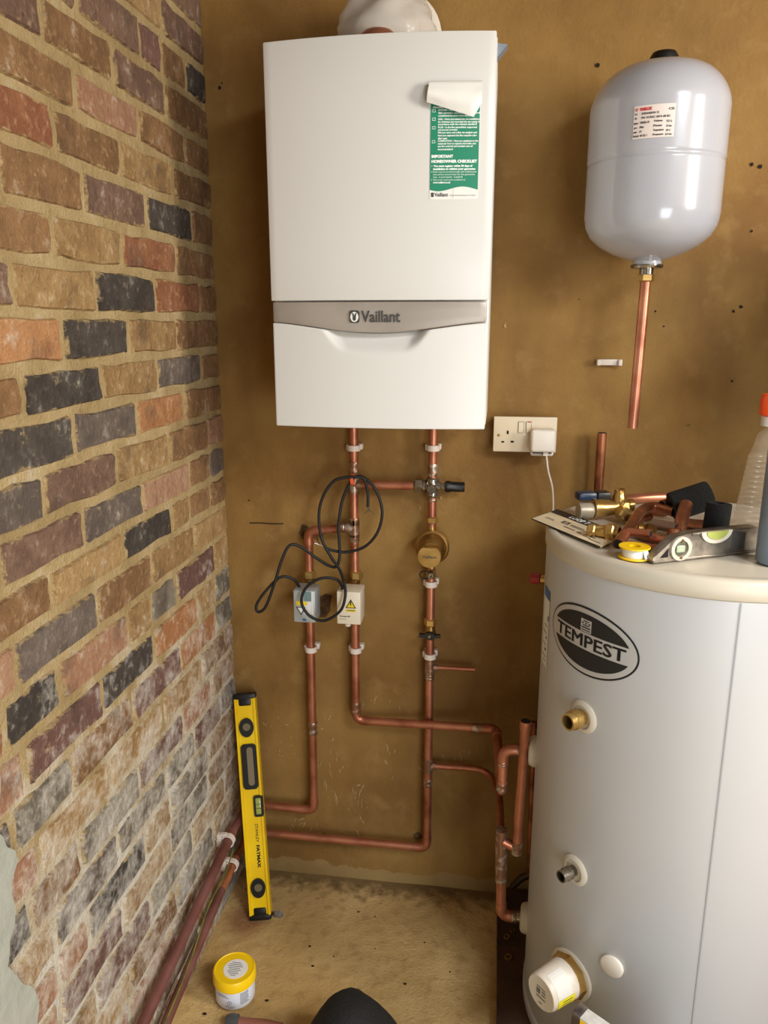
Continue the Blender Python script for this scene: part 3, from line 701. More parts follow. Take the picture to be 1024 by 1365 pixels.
port(175.4, bk(685, 1222, -.325).z, .0135, .024, .034, M_NICKEL)
# immersion heater
imh = MB().lathe([(.047, -.012), (.048, .004), (.044, .010), (.044, .018)], 8).xf(radial(222, .282)).build('immersion_heater', M_BRASS, cyl, 20)
MB().lathe([(.050, -.012), (.052, .003), (.0485, .0045)], 34).xf(radial(222, .282)).build('sealing_collar', M_LID, imh)
MB().lathe([(.0405, .016), (.0400, .022), (.0370, .080), (.0345, .084), (0, .084)], 36).xf(radial(222, .282)).build('terminal_cover', M_PLASTIC, imh, 35)
Mx = radial(222, .282)
def cone_patch(a0, a1, h0, h1, d, n=8):
    vs = []; fs = []
    for i in range(n+1):
        a = a0+(a1-a0)*i/n
        for h in (h0, h1):
            r = .0402-.0031*(h-.020)/.060+d; vs.append(Mx @ Vector((r*math.cos(a), r*math.sin(a), h)))
    for i in range(n): fs.append((2*i, 2*i+2, 2*i+3, 2*i+1))
    return MB().add(vs, fs)
cone_patch(-.75, .12, .030, .074, .0006).build('yellow_label', mat('yellow_label', (238, 226, 40), .5), imh, 0, fix=False)
q = MB()
for a in (-.62, -.44, -.24, -.06): w = cone_patch(a, a+.05, .038, .062, .0010, 2); q.add(w.v, w.f)
q.build('label_text', M_INK, imh, 0, fix=False)
cone_patch(.18, 1.5, .036, .074, .0006).build('white_label', M_PAPER, imh, 0, fix=False)
q = MB()
for (x0, y0, x1, y1) in ((-.012, -.012, .012, -.009), (-.012, -.004, -.002, .008), (.002, -.003, .012, .000), (.002, .004, .012, .007), (-.012, .011, .012, .013), (-.004, -.024, .004, -.021)):
    q.add([Mx @ Vector((x0, y0, .0846)), Mx @ Vector((x1, y0, .0846)), Mx @ Vector((x1, y1, .0846)), Mx @ Vector((x0, y1, .0846))], [(0, 1, 2, 3)])
q.build('cover_print', M_GREYINK, imh, 0, fix=False)
MB().lathe([(.0225, -.004), (.0225, .004), (.019, .0065), (0, .0068)], 28).xf(radial(238.8, .366)).build('blanking_disc', M_PLASTIC, cyl)
rc = MB().lathe([(.0085, -.01), (.0085, .012)], 16).xf(radial(170, 1.034)).build('relief_valve', M_BRASS, cyl)
MB().lathe([(.0095, .010), (.0125, .012), (.0115, .030), (.007, .033), (0, .033)], 18).xf(radial(170, 1.034)).build('red_cap', mat('red_plastic', (150, 22, 30), .35), rc)
# ================================================================== copper pipework
YP = -.035
def zat(u, v, y=YP): return bk(u, v, y).z
def seg(par, a, b, r=.011, m=None, name='pipe'): return MB().tube([a, b], r, 18).build(name, m or M_COPPER, par)
def elbow(par, p, d1, d2, r=.0124, s=.024, m=None):
    p = Vector(p); d1 = Vector(d1); d2 = Vector(d2)
    pts = [p+d1*(s+.012), p+d1*s]
    for k in range(1, 7):
        t = k/7; pts.append(p + d1*s*(1-t)**2 + d2*s*t*t)
    pts += [p+d2*s, p+d2*(s+.012)]
    return MB().tube(pts, r, 18).build('elbow', m or M_COPPER, par)
def coup(par, a, b, r=.0126, m=None, name='coupling'):
    a = Vector(a); b = Vector(b); d = (b-a).normalized(); L = (b-a).length
    return MB().tube([a, a+d*.002, a+d*L*.3, a+d*L*.36, a+d*L*.64, a+d*L*.7, b-d*.002, b], [r*.93, r, r, r*.96, r*.96, r, r, r*.93], 18).build(name, m or M_SOLDER, par)
def tee(par, p, axis, br, s=.022, r=.0126, rb=None):
    p = Vector(p); axis = Vector(axis); br = Vector(br); b = MB()
    b.tube([p-axis*s, p-axis*s*.55, p+axis*s*.55, p+axis*s], r, 18); b.tube([p, p+br*s*.7, p+br*s], rb or r, 18)
    return b.build('tee', M_SOLDER, par)
X_, Y_, Z_ = Vector((1, 0, 0)), Vector((0, 1, 0)), Vector((0, 0, 1))

# --- flow pipe: boiler, zone valve, across to the cylinder coil
P1 = thing('copper_flow_pipe', 'copper pipe dropping from the boiler then running right to the cylinder', 'pipe')
x1 = .350; zA = .526; yF_ = -.325
z_t1, z_t2 = zat(472, 646), zat(473, 704)
seg(P1, (x1, YP, 1.362), (x1, YP, zA+.02)); coup(P1, (x1, YP, zat(472, 633)), (x1, YP, zat(472, 615)))
tee(P1, (x1, YP, z_t1), Z_, X_); tee(P1, (x1, YP, z_t2), Z_, -X_); coup(P1, (x1, YP, zat(473, 722)), (x1, YP, zat(473, 690)))
coup(P1, (x1, YP, zat(474, 950)), (x1, YP, zat(474, 935)))
elbow(P1, (x1, YP, zA), Z_, X_); xE = .724
YE = YP-.045; zE = bk(660, 972, YE).z; zG = bk(670, 1058, yF_).z
seg(P1, (x1+.02, YP-.001, zA), (xE-.02, YE, zE)); coup(P1, (xE-.062, YE+.004, zE-.003), (xE-.03, YE+.001, zE-.001))
elbow(P1, (xE, YE, zE), -X_, -Y_); yF = -.325
seg(P1, (xE, YE-.02, zE), (xE+.010, yF+.02, zG), m=M_COPPER)
xV = bk(671, 1003, yF).x; zB = bk(680, 999, yF).z; zC = bk(685, 1222, yF).z
elbow(P1, (xV, yF, zG), Y_, Z_); seg(P1, (xV, yF, zG+.02), (xV, yF, zB-.02)); coup(P1, (xV, yF, zG+.03), (xV, yF, zG+.008), .0128)
coup(P1, (xV, yF, zB-.028), (xV, yF, zB-.040), .0128)
elbow(P1, (xV, yF, zB), -Z_, X_); seg(P1, (xV+.02, yF, zB), (.790, yF, zB)); coup(P1, (xV+.030, yF, zB), (xV+.044, yF, zB), .014, M_NICKEL)

# --- branch to the left zone valve and away along the brick wall
P3 = thing('copper_branch_pipe', 'copper pipe through the silver valve box turning down towards the brick wall', 'pipe')
x3 = .231; z3 = zat(413, 707); zl = .238
seg(P3, (x1-.02, YP, z_t2), (x3+.02, YP, z3)); coup(P3, (x1-.025, YP, z_t2), (x1-.045, YP, z_t2))
elbow(P3, (x3, YP, z3), X_, -Z_, .0135); seg(P3, (x3, YP, z3-.02), (x3-.003, YP, zl+.02))
coup(P3, (x3-.001, YP, zat(417, 978)), (x3-.001, YP, zat(417, 962)))
elbow(P3, (x3-.003, YP, zl), Z_, -X_)
seg(P3, (x3-.02, YP, zl), (.038+.02, YP, zl+.002))
elbow(P3, (.036, YP, zl+.002), X_, -Y_, m=M_COPPERD)
seg(P3, (.036, YP-.02, zl+.002), (.034, -.16, .242), m=M_COPPERD); seg(P3, (.034, -.16, .242), (.031, -1.30, .142), .0125, M_COPPERD)

# --- return riser: boiler, bypass, filter, lever valve, down and left along the skirting
P2 = thing('copper_return_pipe', 'copper pipe dropping from the boiler through brass filter to floor level, turning left', 'pipe')
x2 = .5455; zr = .151
seg(P2, (x2, YP, 1.362), (x2, YP, zat(576, 690)-.03)); seg(P2, (x2, YP, zat(575, 757)), (x2, YP, zat(575, 838))); seg(P2, (x2, YP, zat(574, 845)), (x2, YP, zr+.02))
coup(P2, (x2, YP, zat(576, 634)), (x2, YP, zat(576, 618))); coup(P2, (x2, YP, zat(576, 668)), (x2, YP, zat(576, 659)))
tb = zat(574, 889); tee(P2, (x2, YP, tb), Z_, X_, .02, .0126, .0085)
tm = zat(571, 1020); tee(P2, (x2, YP, tm), Z_, X_, .02, .0126, .010); coup(P2, (x2, YP, tm-.04), (x2, YP, tm-.062)); coup(P2, (x2, YP, tb-.02), (x2, YP, tb-.034))
elbow(P2, (x2, YP, zr), Z_, -X_); seg(P2, (x2-.02, YP, zr), (.036+.02, YP, .150)); elbow(P2, (.036, YP, .150), X_, -Y_, m=M_COPPERD)
seg(P2, (.036, YP-.02, .150), (.034, -.15, .150), m=M_COPPERT); seg(P2, (.034, -.15, .150), (.033, -.26, .139), .011, M_COPPER); seg(P2, (.033, -.26, .139), (.030, -1.05, .034), .0115, M_COPPERD)
# small open branch
sb = MB().tube([(x2+.018, YP, tb), (.663, YP, tb+.001)], .0056, 14).build('open_branch', M_COPPER, P2)
MB().tube([(.6628, YP, tb+.001), (.6634, YP, tb+.001)], .0046, 12).build('pipe_bore', M_HOLE, sb)
# bent branch running forward to the lower coil port
zt = bk(668, 1117, yF).z
pts = smooth_path([(x2+.02, YP, tm), (.60, YP, tm), (.655, YP, tm+.001), (.69, YP-.004, tm-.001), (.712, YP-.022, tm-.004), (.725, YP-.06, tm-.006), (.735, -.16, (tm+zt)/2), (.738, yF+.02, zt)], 5)
MB().tube(pts, .0085, 16).build('bent_branch', M_COPPER, P2)
P4 = thing('copper_drain_pipe', 'copper pipe tee beside the cylinder with a tall open-ended stand pipe', 'pipe')
tee(P4, (.739, yF, zt), Z_, Y_, .022, .0135)
MB().tube([(.739, yF, zt-.01), (.741, yF, zt-.07), (.742, yF, zt-.115)], [.0138, .0138, .0134], 18).build('coupling', M_SOLDER, P4)
seg(P4, (.742, yF, zt-.09), (.745, yF, zC+.013), .0115); elbow(P4, (.745, yF, zC), Z_, X_, .013); seg(P4, (.765, yF, zC), (.790, yF, zC)); coup(P4, (.770, yF, zC), (.780, yF, zC), .0145, M_NICKEL)
# stand pipe, forward of the tee, open at the top
a = Vector((.742, yF-.005, zt-.004)); b = bk(689, 1131, -.335); c = bk(701, 961, -.335)
MB().tube([a, b+Vector((-.002, .004, -.002))], .011, 16).build('branch_pipe', M_COPPER, P4)
MB().tube([b+Vector((0, 0, -.016)), b+Vector((0, 0, -.012)), b+Vector((0, 0, .018))], [.006, .0125, .0125], 18).build('coupling', M_SOLDER, P4)
sp = MB().tube([b, b+(c-b)*.93, b+(c-b)*.94, c], [.0112, .0112, .0128, .0128], 18, cap=True).build('stand_pipe', M_COPPER, P4)
MB().tube([c+Vector((0, 0, -.002)), c+Vector((0, 0, .0006))], .0108, 16).build('pipe_bore', M_HOLE, sp)
# thin pipe behind, against the wall beside the cylinder
P5 = thing('copper_wall_pipe', 'thin copper pipe standing against the wall behind the cylinder edge', 'pipe')
p0 = bk(708, 1022, -.05); p1 = bk(706, 1166, -.05)
seg(P5, (p0.x+.004, -.05, p0.z+.13), (p1.x, -.05, p1.z), .0085, M_COPPERT); MB().tube([p1, p1+Vector((-.02, 0, -.012)), p1+Vector((-.045, 0, -.045))], [.009, .010, .008], 14).build('drain_cock', mat('dark_bronze', (62, 46, 26), .5, .5), P5)
# open stub above the cylinder
os_ = MB().tube([bk(803, 577, -.03), bk(797, 665, -.03)-Vector((0, 0, .09))], .011, 18).build('pipe_stub', M_COPPERT)
tag(os_, 'tarnished upright copper pipe end on the wall above the brass valve', 'pipe')
MB().tube([bk(803, 577, -.03)-Vector((0, 0, .002)), bk(803, 577, -.03)+Vector((0, 0, .0006))], .009, 16).build('pipe_bore', M_HOLE, os_)

# --- white pipe clips
def clip(p, label, r=.0115, horiz=False, empty=False, rot=None, group='white pipe clips'):
    t = thing('pipe_clip', label, 'pipe clip', p, group)
    MB().bbox((-.018, .016, -.007), (.018, -YP if not rot else .031, .007), .0015).build('base', M_CLIP, t)
    n = 20; prof = []
    vs = []; fs = []
    angs = [PI/2+.42+(2*PI-.84)*k/n for k in range(n+1)]
    for a in angs:
        for rr in (r+.0005, r+.0042):
            for z in (-.007, .007): vs.append((rr*math.cos(a), rr*math.sin(a), z))
    for k in range(n):
        i = k*4; fs += [(i, i+1, i+5, i+4), (i+2, i+6, i+7, i+3), (i, i+4, i+6, i+2), (i+1, i+3, i+7, i+5)]
    fs += [(0, 2, 3, 1), (n*4, n*4+1, n*4+3, n*4+2)]
    MB().add(vs, fs).build('jaw', M_CLIP, t)
    MB().bbox((-.0195, .004, -.007), (-.0135, .020, .007), .001).build('latch', M_CLIP, t)
    if rot is not None: t.rotation_euler = rot
    return t
ROTW = Matrix(((0, -1, 0), (0, 0, 1), (-1, 0, 0))).to_euler()
clip((x1, YP, zat(472, 597)), 'white pipe clip on the left boiler pipe just under the boiler')
clip((x2, YP, zat(577, 597)), 'white pipe clip on the right boiler pipe just under the boiler')
clip((x2, YP, zat(575, 778)), 'white pipe clip just below the brass filter')
clip((x2, YP, zat(574, 874)), 'white pipe clip below the black lever valve')
clip((x1, YP, zat(475, 866)), 'white pipe clip below the white valve box')
clip((x3-.001, YP, zat(417, 865)), 'white pipe clip below the silver valve box')
clip((.0335, -.195, .2385), 'white pipe clip on the upper pipe along the brick wall', .0135, rot=ROTW)
clip((.0335, -.175, .1475), 'white pipe clip on the lower pipe along the brick wall', .0125, rot=ROTW)
ec = thing('pipe_clip', 'empty white pipe clip on the bare wall beneath the expansion vessel', 'pipe clip', bk(812, 483, -.008), 'white pipe clips')
MB().bbox((-.024, -.004, -.007), (.024, .008, .007), .0015).build('base', M_CLIP, ec)
for s in (-1, 1): MB().bbox((s*.024-.004, -.014, -.007), (s*.024+.004, .004, .007), .0015).build('jaw', M_CLIP, ec)

# --- bypass valve
bv = thing('bypass_valve', 'nickel bypass valve with a black cap between the two boiler pipes', 'valve')
zv = zat(576, 648)
MB().tube([(x1+.02, YP, z_t1), (.505, YP, zv)], .011, 18).build('bypass_pipe', M_COPPER, bv)
hexnut(MB(), (.500, YP, zv), .0175, .022, 'x').build('union_nut', M_NICKEL, bv, 20)
MB().lathe([(.010, .520), (.015, .522), (.015, .528), (.012, .530), (.012, .566), (.009, .568), (.009, .578)], 22, (0, YP, zv), 'x').build('body', M_NICKEL, bv)
MB().lathe([(.013, -.026), (.0165, -.022), (.0165, .018), (.013, .022)], 22, (x2, YP, zv), 'z').build('vertical_body', M_NICKEL, bv)
hexnut(MB(), (x2, YP-.034, zv-.001), .0135, .022, 'y').build('test_plug', M_NICKEL, bv, 20)
MB().lathe([(.0125, .576), (.0145, .579), (.0145, .588), (.0125, .592), (.0125, .622), (.011, .624), (0, .624)], 12, (0, YP, zv), 'x').build('black_cap', M_BLACK, bv, 30)

# --- magnetic filter
mf = thing('magnetic_filter', 'round brass magnetic filter on the right boiler pipe', 'filter')
zf = zat(576, 727)
hexnut(MB(), (x2, YP, zat(576, 697)), .0165, .017).build('union_nut', M_BRASS, mf, 20)
MB().lathe([(.011, zf+.03), (.012, zf+.045), (.0095, zat(576, 697))], 18, (x2, YP, 0)).build('inlet', M_BRASSD, mf)
fx = x2+.003
MB().lathe([(.020, -.012), (.034, -.016), (.040, -.026), (.0425, -.040), (.0425, -.056), (.0395, -.059), (.0385, -.056), (.036, -.056)], 40, (fx, 0, zf), 'y').build('flange', M_BRASS, mf)
MB().lathe([(.037, -.050), (.036, -.075), (.031, -.092), (.024, -.100), (0, -.100)], 36, (fx, 0, zf), 'y').build('body', M_BRASSD, mf)
hx = [( .0275*math.cos(a), min(.0215, .0275*math.sin(a))) for a in [2*PI*k/30 for k in range(30)]]
cap_ = MB().prism(hx, lambda u, w, d: (fx-.001+u, -.096-d, zf-.002+w), .030).build('end_cap', M_BRASS, mf, 30)
t = text_mb('Vaillant', .0095, .0002, mono_w=.034); x0 = min(v.x for v in t.v)
mapped(t, lambda a, b: (fx-.018+a-x0, -.1264, zf-.006+b)).build('lettering', M_INK, cap_, 0, fix=False)
MB().lathe([(.013, zat(575, 768)), (.013, zat(575, 762)), (.010, zat(575, 760)), (.010, zf-.02)], 20, (x2, YP, 0)).build('outlet', M_BRASS, mf)
dn = MB().lathe([(.008, -.060), (.0095, -.064), (.0095, -.086), (.0075, -.089), (.0075, -.0885), (.003, -.0885), (.003, -.08)], 18, (fx, 0, zat(575, 757)-.004), 'y').build('drain_screw', M_NICKEL, mf)
rg = [(fx-.016+.012*math.cos(a), -.075, zat(575, 760)+.010*math.sin(a)) for a in [2*PI*k/20 for k in range(21)]]
MB().tube(rg, .0017, 8, cap=False).build('strap', M_RUBBER, mf)

# --- lever valve
lv = thing('lever_valve', 'brass isolating valve with a black butterfly handle below the filter', 'valve')
zl_ = zat(575, 843)
hexnut(MB(), (x2, YP, zat(575, 834)), .016, .020).build('union_nut', M_BRASS, lv, 20)
MB().lathe([(.0115, zat(575, 834)), (.013, zl_+.008), (.0155, zl_), (.013, zl_-.010), (.0115, zl_-.018)], 20, (x2, YP, 0)).build('body', M_BRASSD, lv)
hd = [(-.028, -.0035), (-.026, .0055), (-.013, .0040), (-.008, .0085), (.008, .0085), (.013, .0040), (.026, .0055), (.028, -.0035), (.013, -.0045), (.008, -.0085), (-.008, -.0085), (-.013, -.0045)]
hn = MB().prism(hd, lambda u, w, d: (x2+u, YP-.018-d, zl_+w), .010).build('handle', M_BLACK, lv, 30)
MB().lathe([(.0048, -.0285), (.0048, -.030), (.003, -.0315), (0, -.0315)], 14, (x2, YP, zl_), 'y').build('screw', M_NICKEL, hn)

# --- zone valve actuators
def tri(cx, cz, s, up=1): return [(cx-s, cz-up*s*.85), (cx+s, cz-up*s*.85), (cx, cz+up*s*.9)]
def flat(o, y, d=.0003): return MB().prism(o, lambda u, w, dd: (u, y-dd, w), d)
def rect(x0, z0, x1, z1): return [(x0, z0), (x1, z0), (x1, z1), (x0, z1)]
zvR = thing('zone_valve', 'white boxed zone valve with a yellow warning triangle', 'valve', group='zone valves')
MB().bbox((.318, -.115, .832), (.378, -.052, .918), .003).build('housing', mat('ivory_plastic', (228, 216, 192), .4), zvR)
hexnut(MB(), (x1+.004, YP, .925), .0165, .022).build('union_nut', M_BRASS, zvR, 20); MB().lathe([(.013, .90), (.014, .925)], 18, (x1, YP, 0)).build('valve_body', M_BRASSD, zvR)
MB().lathe([(.0075, .823), (.0075, .833)], 16, (.343, -.10, 0)).build('latch', M_PLASTIC, zvR)
wl = flat(tri(.3535, .887, .0135), -.1151).build('warning_triangle', M_BLACKINK, zvR, 0)
flat(tri(.3535, .886, .0096), -.1155).build('warning_field', mat('warning_yellow', (238, 206, 30), .5), wl, 0)
flat([(.3520, .8935), (.3555, .8935), (.3535, .8875), (.3560, .8875), (.3520, .8785), (.3530, .8855), (.3510, .8855)], -.1159).build('warning_bolt', M_BLACKINK, wl, 0)
yl = flat(rect(.3415, .866, .3655, .8725), -.1151).build('yellow_label', MATS['warning_yellow'], zvR, 0)
q = MB()
for z0 in (.8682, .8703): q.add(flat(rect(.3435, z0, .3635, z0+.0009), -.1155).v, flat(rect(.3435, z0, .3635, z0+.0009), -.1155).f)
q.build('label_text', M_INK, yl, 0)
t = text_mb('Honeywell', .0052, .0002, mono_w=.026); x0 = min(v.x for v in t.v)
mapped(t, lambda a, b: (.325+a-x0, -.1153, .852+b)).build('maker_name', M_INK, zvR, 0, fix=False)
flat(rect(.325, .8455, .341, .8465), -.1151).build('small_print', M_GREYINK, zvR, 0)
zvL = thing('zone_valve', 'silver boxed zone valve with a half-covered yellow label', 'valve', group='zone valves')
hl = MB().bbox((.207, -.113, .830), (.262, -.055, .915), .0025).build('housing', mat('pale_grey_metal', (176, 184, 186), .35, .3), zvL)
hexnut(MB(), (x3, YP, .921), .0165, .022).build('union_nut', M_BRASS, zvL, 20); MB().lathe([(.013, .90), (.014, .921)], 18, (x3, YP, 0)).build('valve_body', M_BRASSD, zvL)
flat(rect(.2535, .852, .2575, .913), -.1131).build('cover_edge', M_PAPER, zvL, 0)
flat(rect(.2335, .853, .2530, .886), -.1131).build('white_label', M_PAPER, zvL, 0)
flat(rect(.234, .888, .2530, .912), -.1131).build('green_panel', mat('teal_grey', (112, 136, 136), .4), zvL, 0)
flat(rect(.2140, .876, .2420, .8865), -.1135).build('yellow_label', MATS['warning_yellow'], zvL, 0)
w2 = flat(tri(.226, .8605, .0125, -1), -.1136).build('warning_triangle', M_BLACKINK, zvL, 0)
flat(tri(.226, .8622, .0088, -1), -.1140).build('warning_field', M_PAPER, w2, 0)
flat(ringpts(14, .0055, .0035, .234, .8375), -.1133).build('small_logo', M_BLUEINK, zvL, 0)

# --- black flexes
def zpt(x, y, d): return bk(330+x/3.413, 560+y/3.413, d)
c1 = thing('black_cable', 'black flex looping out of the silver valve box and up over the pipes', 'cable')
T1 = [(236, 775, -.085), (232, 752, -.09), (205, 722, -.10), (150, 715, -.11), (85, 775, -.12), (42, 838, -.125), (47, 872, -.125), (82, 850, -.125), (122, 745, -.12), (155, 640, -.11), (190, 572, -.10), (240, 575, -.09), (310, 625, -.085), (375, 664, -.085), (408, 662, -.085), (420, 605, -.08), (415, 480, -.07), (432, 365, -.065), (468, 285, -.062), (500, 256, -.062), (545, 272, -.062), (590, 330, -.062), (613, 420, -.064), (592, 510, -.066), (535, 575, -.068), (455, 600, -.07), (392, 594, -.075), (352, 580, -.08)]
MB().tube(smooth_path([zpt(*p) for p in T1], 7), .0037, 10).build('sheath', M_RUBBER, c1)
for e, m in (((300, 545), M_COPPER), ((312, 528), M_RUBBER), ((305, 560), M_PAPER)):
    MB().tube(smooth_path([zpt(354, 581, -.08), zpt(330, 568, -.082), zpt(e[0], e[1], -.085)], 4), .0012, 6).build('bare_core', m, c1)
c2 = thing('black_cable', 'black flex coiled in a ring in front of the white valve box', 'cable')
T2 = [(548, 395, -.06), (547, 330, -.06), (530, 268, -.064), (490, 258, -.07), (440, 262, -.074), (390, 280, -.078), (345, 345, -.08), (325, 430, -.08), (338, 540, -.082), (380, 622, -.09), (420, 682, -.10), (440, 742, -.12), (445, 800, -.135), (422, 868, -.14), (350, 912, -.14), (282, 890, -.14), (246, 830, -.138), (265, 765, -.135), (328, 722, -.13), (398, 722, -.12), (428, 752, -.105), (430, 792, -.09)]
MB().tube(smooth_path([zpt(*p) for p in T2], 7), .0037, 10).build('sheath', M_RUBBER, c2)
for e in ((535, 425), (578, 430), (556, 415)):
    MB().tube(smooth_path([zpt(548, 393, -.06), zpt(552, 405, -.06), zpt(e[0], e[1], -.058)], 3), .001, 6).build('bare_core', M_INK, c2)
ct = MB().lathe([(.0128, -.004), (.0142, -.003), (.0142, .003), (.0128, .004)], 18, (x1, YP-.022, zat(472, 637)), 'x').build('cable_tie', mat('orange_plastic', (222, 96, 52), .5))
tag(ct, 'small orange tie holding the black flexes at the top tee', 'cable tie')
ew = thing('earth_wire', 'green and yellow wire lying between the two pipes on the brick wall', 'wire')
MB().tube(smooth_path([(.040, -.18, .200), (.044, -.26, .186), (.038, -.36, .176), (.040, -.46, .146), (.046, -.56, .138), (.044, -.70, .118), (.044, -.9, .09), (.044, -1.0, .08)], 6), .0019, 8).build('insulation', mat('green_yellow', (120, 118, 30), .6, c2=(70, 92, 36), scale=40), ew)
# ================================================================== socket and charger
SX0, SX1, SZ0, SZ1, SY = .689, .837, 1.2635, 1.3475, -.034
sk = thing('double_socket', 'cream double wall socket with one empty outlet', 'socket')
MB().bbox((SX0+.003, SY+.006, SZ0+.003), (SX1-.003, 0.0, SZ1-.003), .002).build('back_box', M_SOCKET, sk)
MB().bbox((SX0, SY-.002, SZ0), (SX1, SY+.008, SZ1), .0025).build('face_plate', M_SOCKET, sk)
def sku(u, v): return bk(640+u/8.533, 540+v/8.533, SY-.002)
def onface(name, u0, v0, u1, v1, m, d=.0006):
    a, b = sku(u0, v0), sku(u1, v1); y = SY-.002
    return MB().box((min(a.x, b.x), y-d, min(a.z, b.z)), (max(a.x, b.x), y+.001, max(a.z, b.z))).build(name, m, sk, 0)
for r4 in ((305, 290, 326, 330), (243, 408, 275, 427), (350, 405, 384, 427)): onface('pin_slot', *r4, M_HOLE)
for u in (442, 530):
    onface('switch_gap', u-5, 185, u+54, 318, M_GREYINK, .0004); s_ = onface('switch', u, 190, u+48, 312, M_SOCKET, .0035)
onface('switch_mark', 545, 188, 580, 196, M_REDINK, .004)
sc = sku(213, 342); MB().lathe([(.0033, SY-.0018), (.0033, SY-.0032), (0, SY-.0034)], 14, (sc.x, 0, sc.z), 'y').build('screw', M_BRASSD, sk)
ch = thing('phone_charger', 'white plug-in charger with a cable in the wall socket', 'charger')
a, b = bk(708.5, 573, -.075), bk(740, 604, -.075)
MB().bbox((a.x, -.076, b.z), (b.x, SY-.0021, a.z), .007, 3).build('body', M_PLASTIC, ch)
MB().bbox((a.x+.001, -.050, b.z-.013), (b.x-.001, SY-.0021, b.z+.004), .006, 3).build('pin_base', M_PLASTIC, ch)
MB().box((a.x+.006, -.0503, b.z-.006), (b.x-.006, -.049, b.z+.001)).build('port_shadow_gap', M_BLACK, ch, 0)
px = bk(727, 611, -.058)
MB().bbox((px.x-.006, -.064, b.z-.010), (px.x+.006, -.054, b.z+.002), .002).build('cable_plug', M_PLASTIC, ch)
MB().tube(smooth_path([(px.x+.002, -.059, b.z-.008), bk(731, 628, -.058), bk(736, 648, -.055), bk(737.5, 668, -.05), bk(737, 690, -.045), bk(734, 740, -.04), bk(733, 790, -.035)], 6), .0022, 10).build('cable', M_PLASTIC, ch)
# ================================================================== yellow spirit level in the corner
def frame(o, ex, ey):
    ex = Vector(ex).normalized(); ey = (Vector(ey) - ex*Vector(ey).dot(ex)).normalized(); ez = ex.cross(ey)
    M = Matrix((ex, ey, ez)).transposed().to_4x4(); M.translation = Vector(o); return M
pb = (fl(333, 1224) + fl(364, 1226))/2; pt_ = bk(326.5, 924, -.028)
pb = pb + Vector((0, 0, .003))
ax = (pt_-pb).normalized(); LV = (pt_-pb).length
sl = thing('spirit_level', 'long yellow spirit level leaning upright in the corner', 'spirit level')
_ex = Vector((1, .14, 0)); ML = frame(pb, _ex-ax*_ex.dot(ax), ax)   # local x: across, local y: along, local z: towards the viewer
LW, LT = .0285, .0135
rail = [(-LW, -LT), (LW, -LT), (LW, LT), (LW-.006, LT), (LW-.0075, LT-.004), (LW-.010, LT-.004), (-LW+.010, LT-.004), (-LW+.0075, LT-.004), (-LW+.006, LT), (-LW, LT)]
b = MB().prism(rail, lambda u, w, d: (u, .012+d, w), LV-.024).xf(ML); body = b.build('rail', M_YELLOW, sl, 20)
for y0, y1, s in ((0, .014, 1), (LV-.014, LV, -1)):
    ec_ = MB().bbox((-LW-.001, y0, -LT-.001), (LW+.001, y1, LT+.001), .003)
    ya = y1-.004 if s > 0 else y0-.018; 
    ec_.bbox((-.0165, ya, LT-.006), (.0165, ya+.022, LT+.0005), .004)
    e_ = ec_.xf(ML).build('end_cap', M_BLACK, sl, 30)
    for k in (-.010, 0, .010): MB().lathe([(.0022, LT+.0006), (.0022, LT+.0012), (0, LT+.0012)], 10, (k, (y0+y1)/2+s*.003, 0)).xf(ML).build('rivet', M_RUBBER, e_)
def ly(v): # local height for an image row on the level's face
    lo, hi = 0.0, LV
    for _ in range(30):
        m_ = (lo+hi)/2; d = ML @ Vector((0, m_, LT)) - CAM
        if 682.5-CF*d.dot(UP)/d.dot(FW) > v: lo = m_
        else: hi = m_
    return lo
for v in (970, 1184):
    yc = ly(v)
    h = MB().prism(ringpts(28, .0195, .0255, 0, yc), lambda u, w, d: (u, w, LT-.005+d), .007).xf(ML).build('vial_housing', M_BLACK, sl, 30)
    MB().prism(ringpts(20, .0105, .010, .001, yc+.002), lambda u, w, d: (u, w, LT+.0018+d), .0012).xf(ML).build('vial_window', mat('clear_window', (112, 102, 78), .15, spec=.8), h, 30)
g0, g1 = ly(1052), ly(992)
MB().prism(rrect(-.019, g0, .021, g1, .009), lambda u, w, d: (u, w, LT-.005+d), .007).xf(ML).build('hand_grip', M_BLACK, sl, 30)
MB().prism(rrect(-.004, g0+.010, .0125, g1-.008, .008), lambda u, w, d: (u, w, LT+.0018+d), .0008).xf(ML).build('grip_opening', mat('grip_opening', (126, 110, 84), .7), sl, 30)
v0, v1 = ly(1089), ly(1061)
vh = MB().prism(rrect(.005, v0, LW+.0015, v1, .005), lambda u, w, d: (u, w, LT-.006+d), .0085).xf(ML).build('centre_vial_housing', M_BLACK, sl, 30)
MB().bbox((.0105, v0+.007, LT+.0015), (LW-.004, v1-.006, LT+.0052), .0025).xf(ML).build('centre_vial', M_VIAL, vh, 30)
for k in (.40, .60): MB().box((.0105, v0+(v1-v0)*k, LT+.0050), (LW-.004, v0+(v1-v0)*k+.0012, LT+.0055)).xf(ML).build('vial_line', M_BLACK, vh, 0)
t0_, t1_ = ly(1099), ly(1158)
tx = MB(); 
q = text_mb('STANLEY', .0105, .0001, mono_w=(t0_-t1_)*.42); x0 = min(v.x for v in q.v)
q.v = [Vector((.0035+v.y, t0_-(v.x-x0), LT-.0034)) for v in q.v]; tx.add(q.v, q.f)
q = text_mb('FATMAX', .0115, .0006, mono_w=(t0_-t1_)*.52); x0 = min(v.x for v in q.v)
q.v = [Vector((.003+v.y, t0_-(t0_-t1_)*.48-(v.x-x0), LT-.0034)) for v in q.v]; tx.add(q.v, q.f)
tx.xf(ML).build('lettering', M_BLACKINK, sl, 0, fix=False)
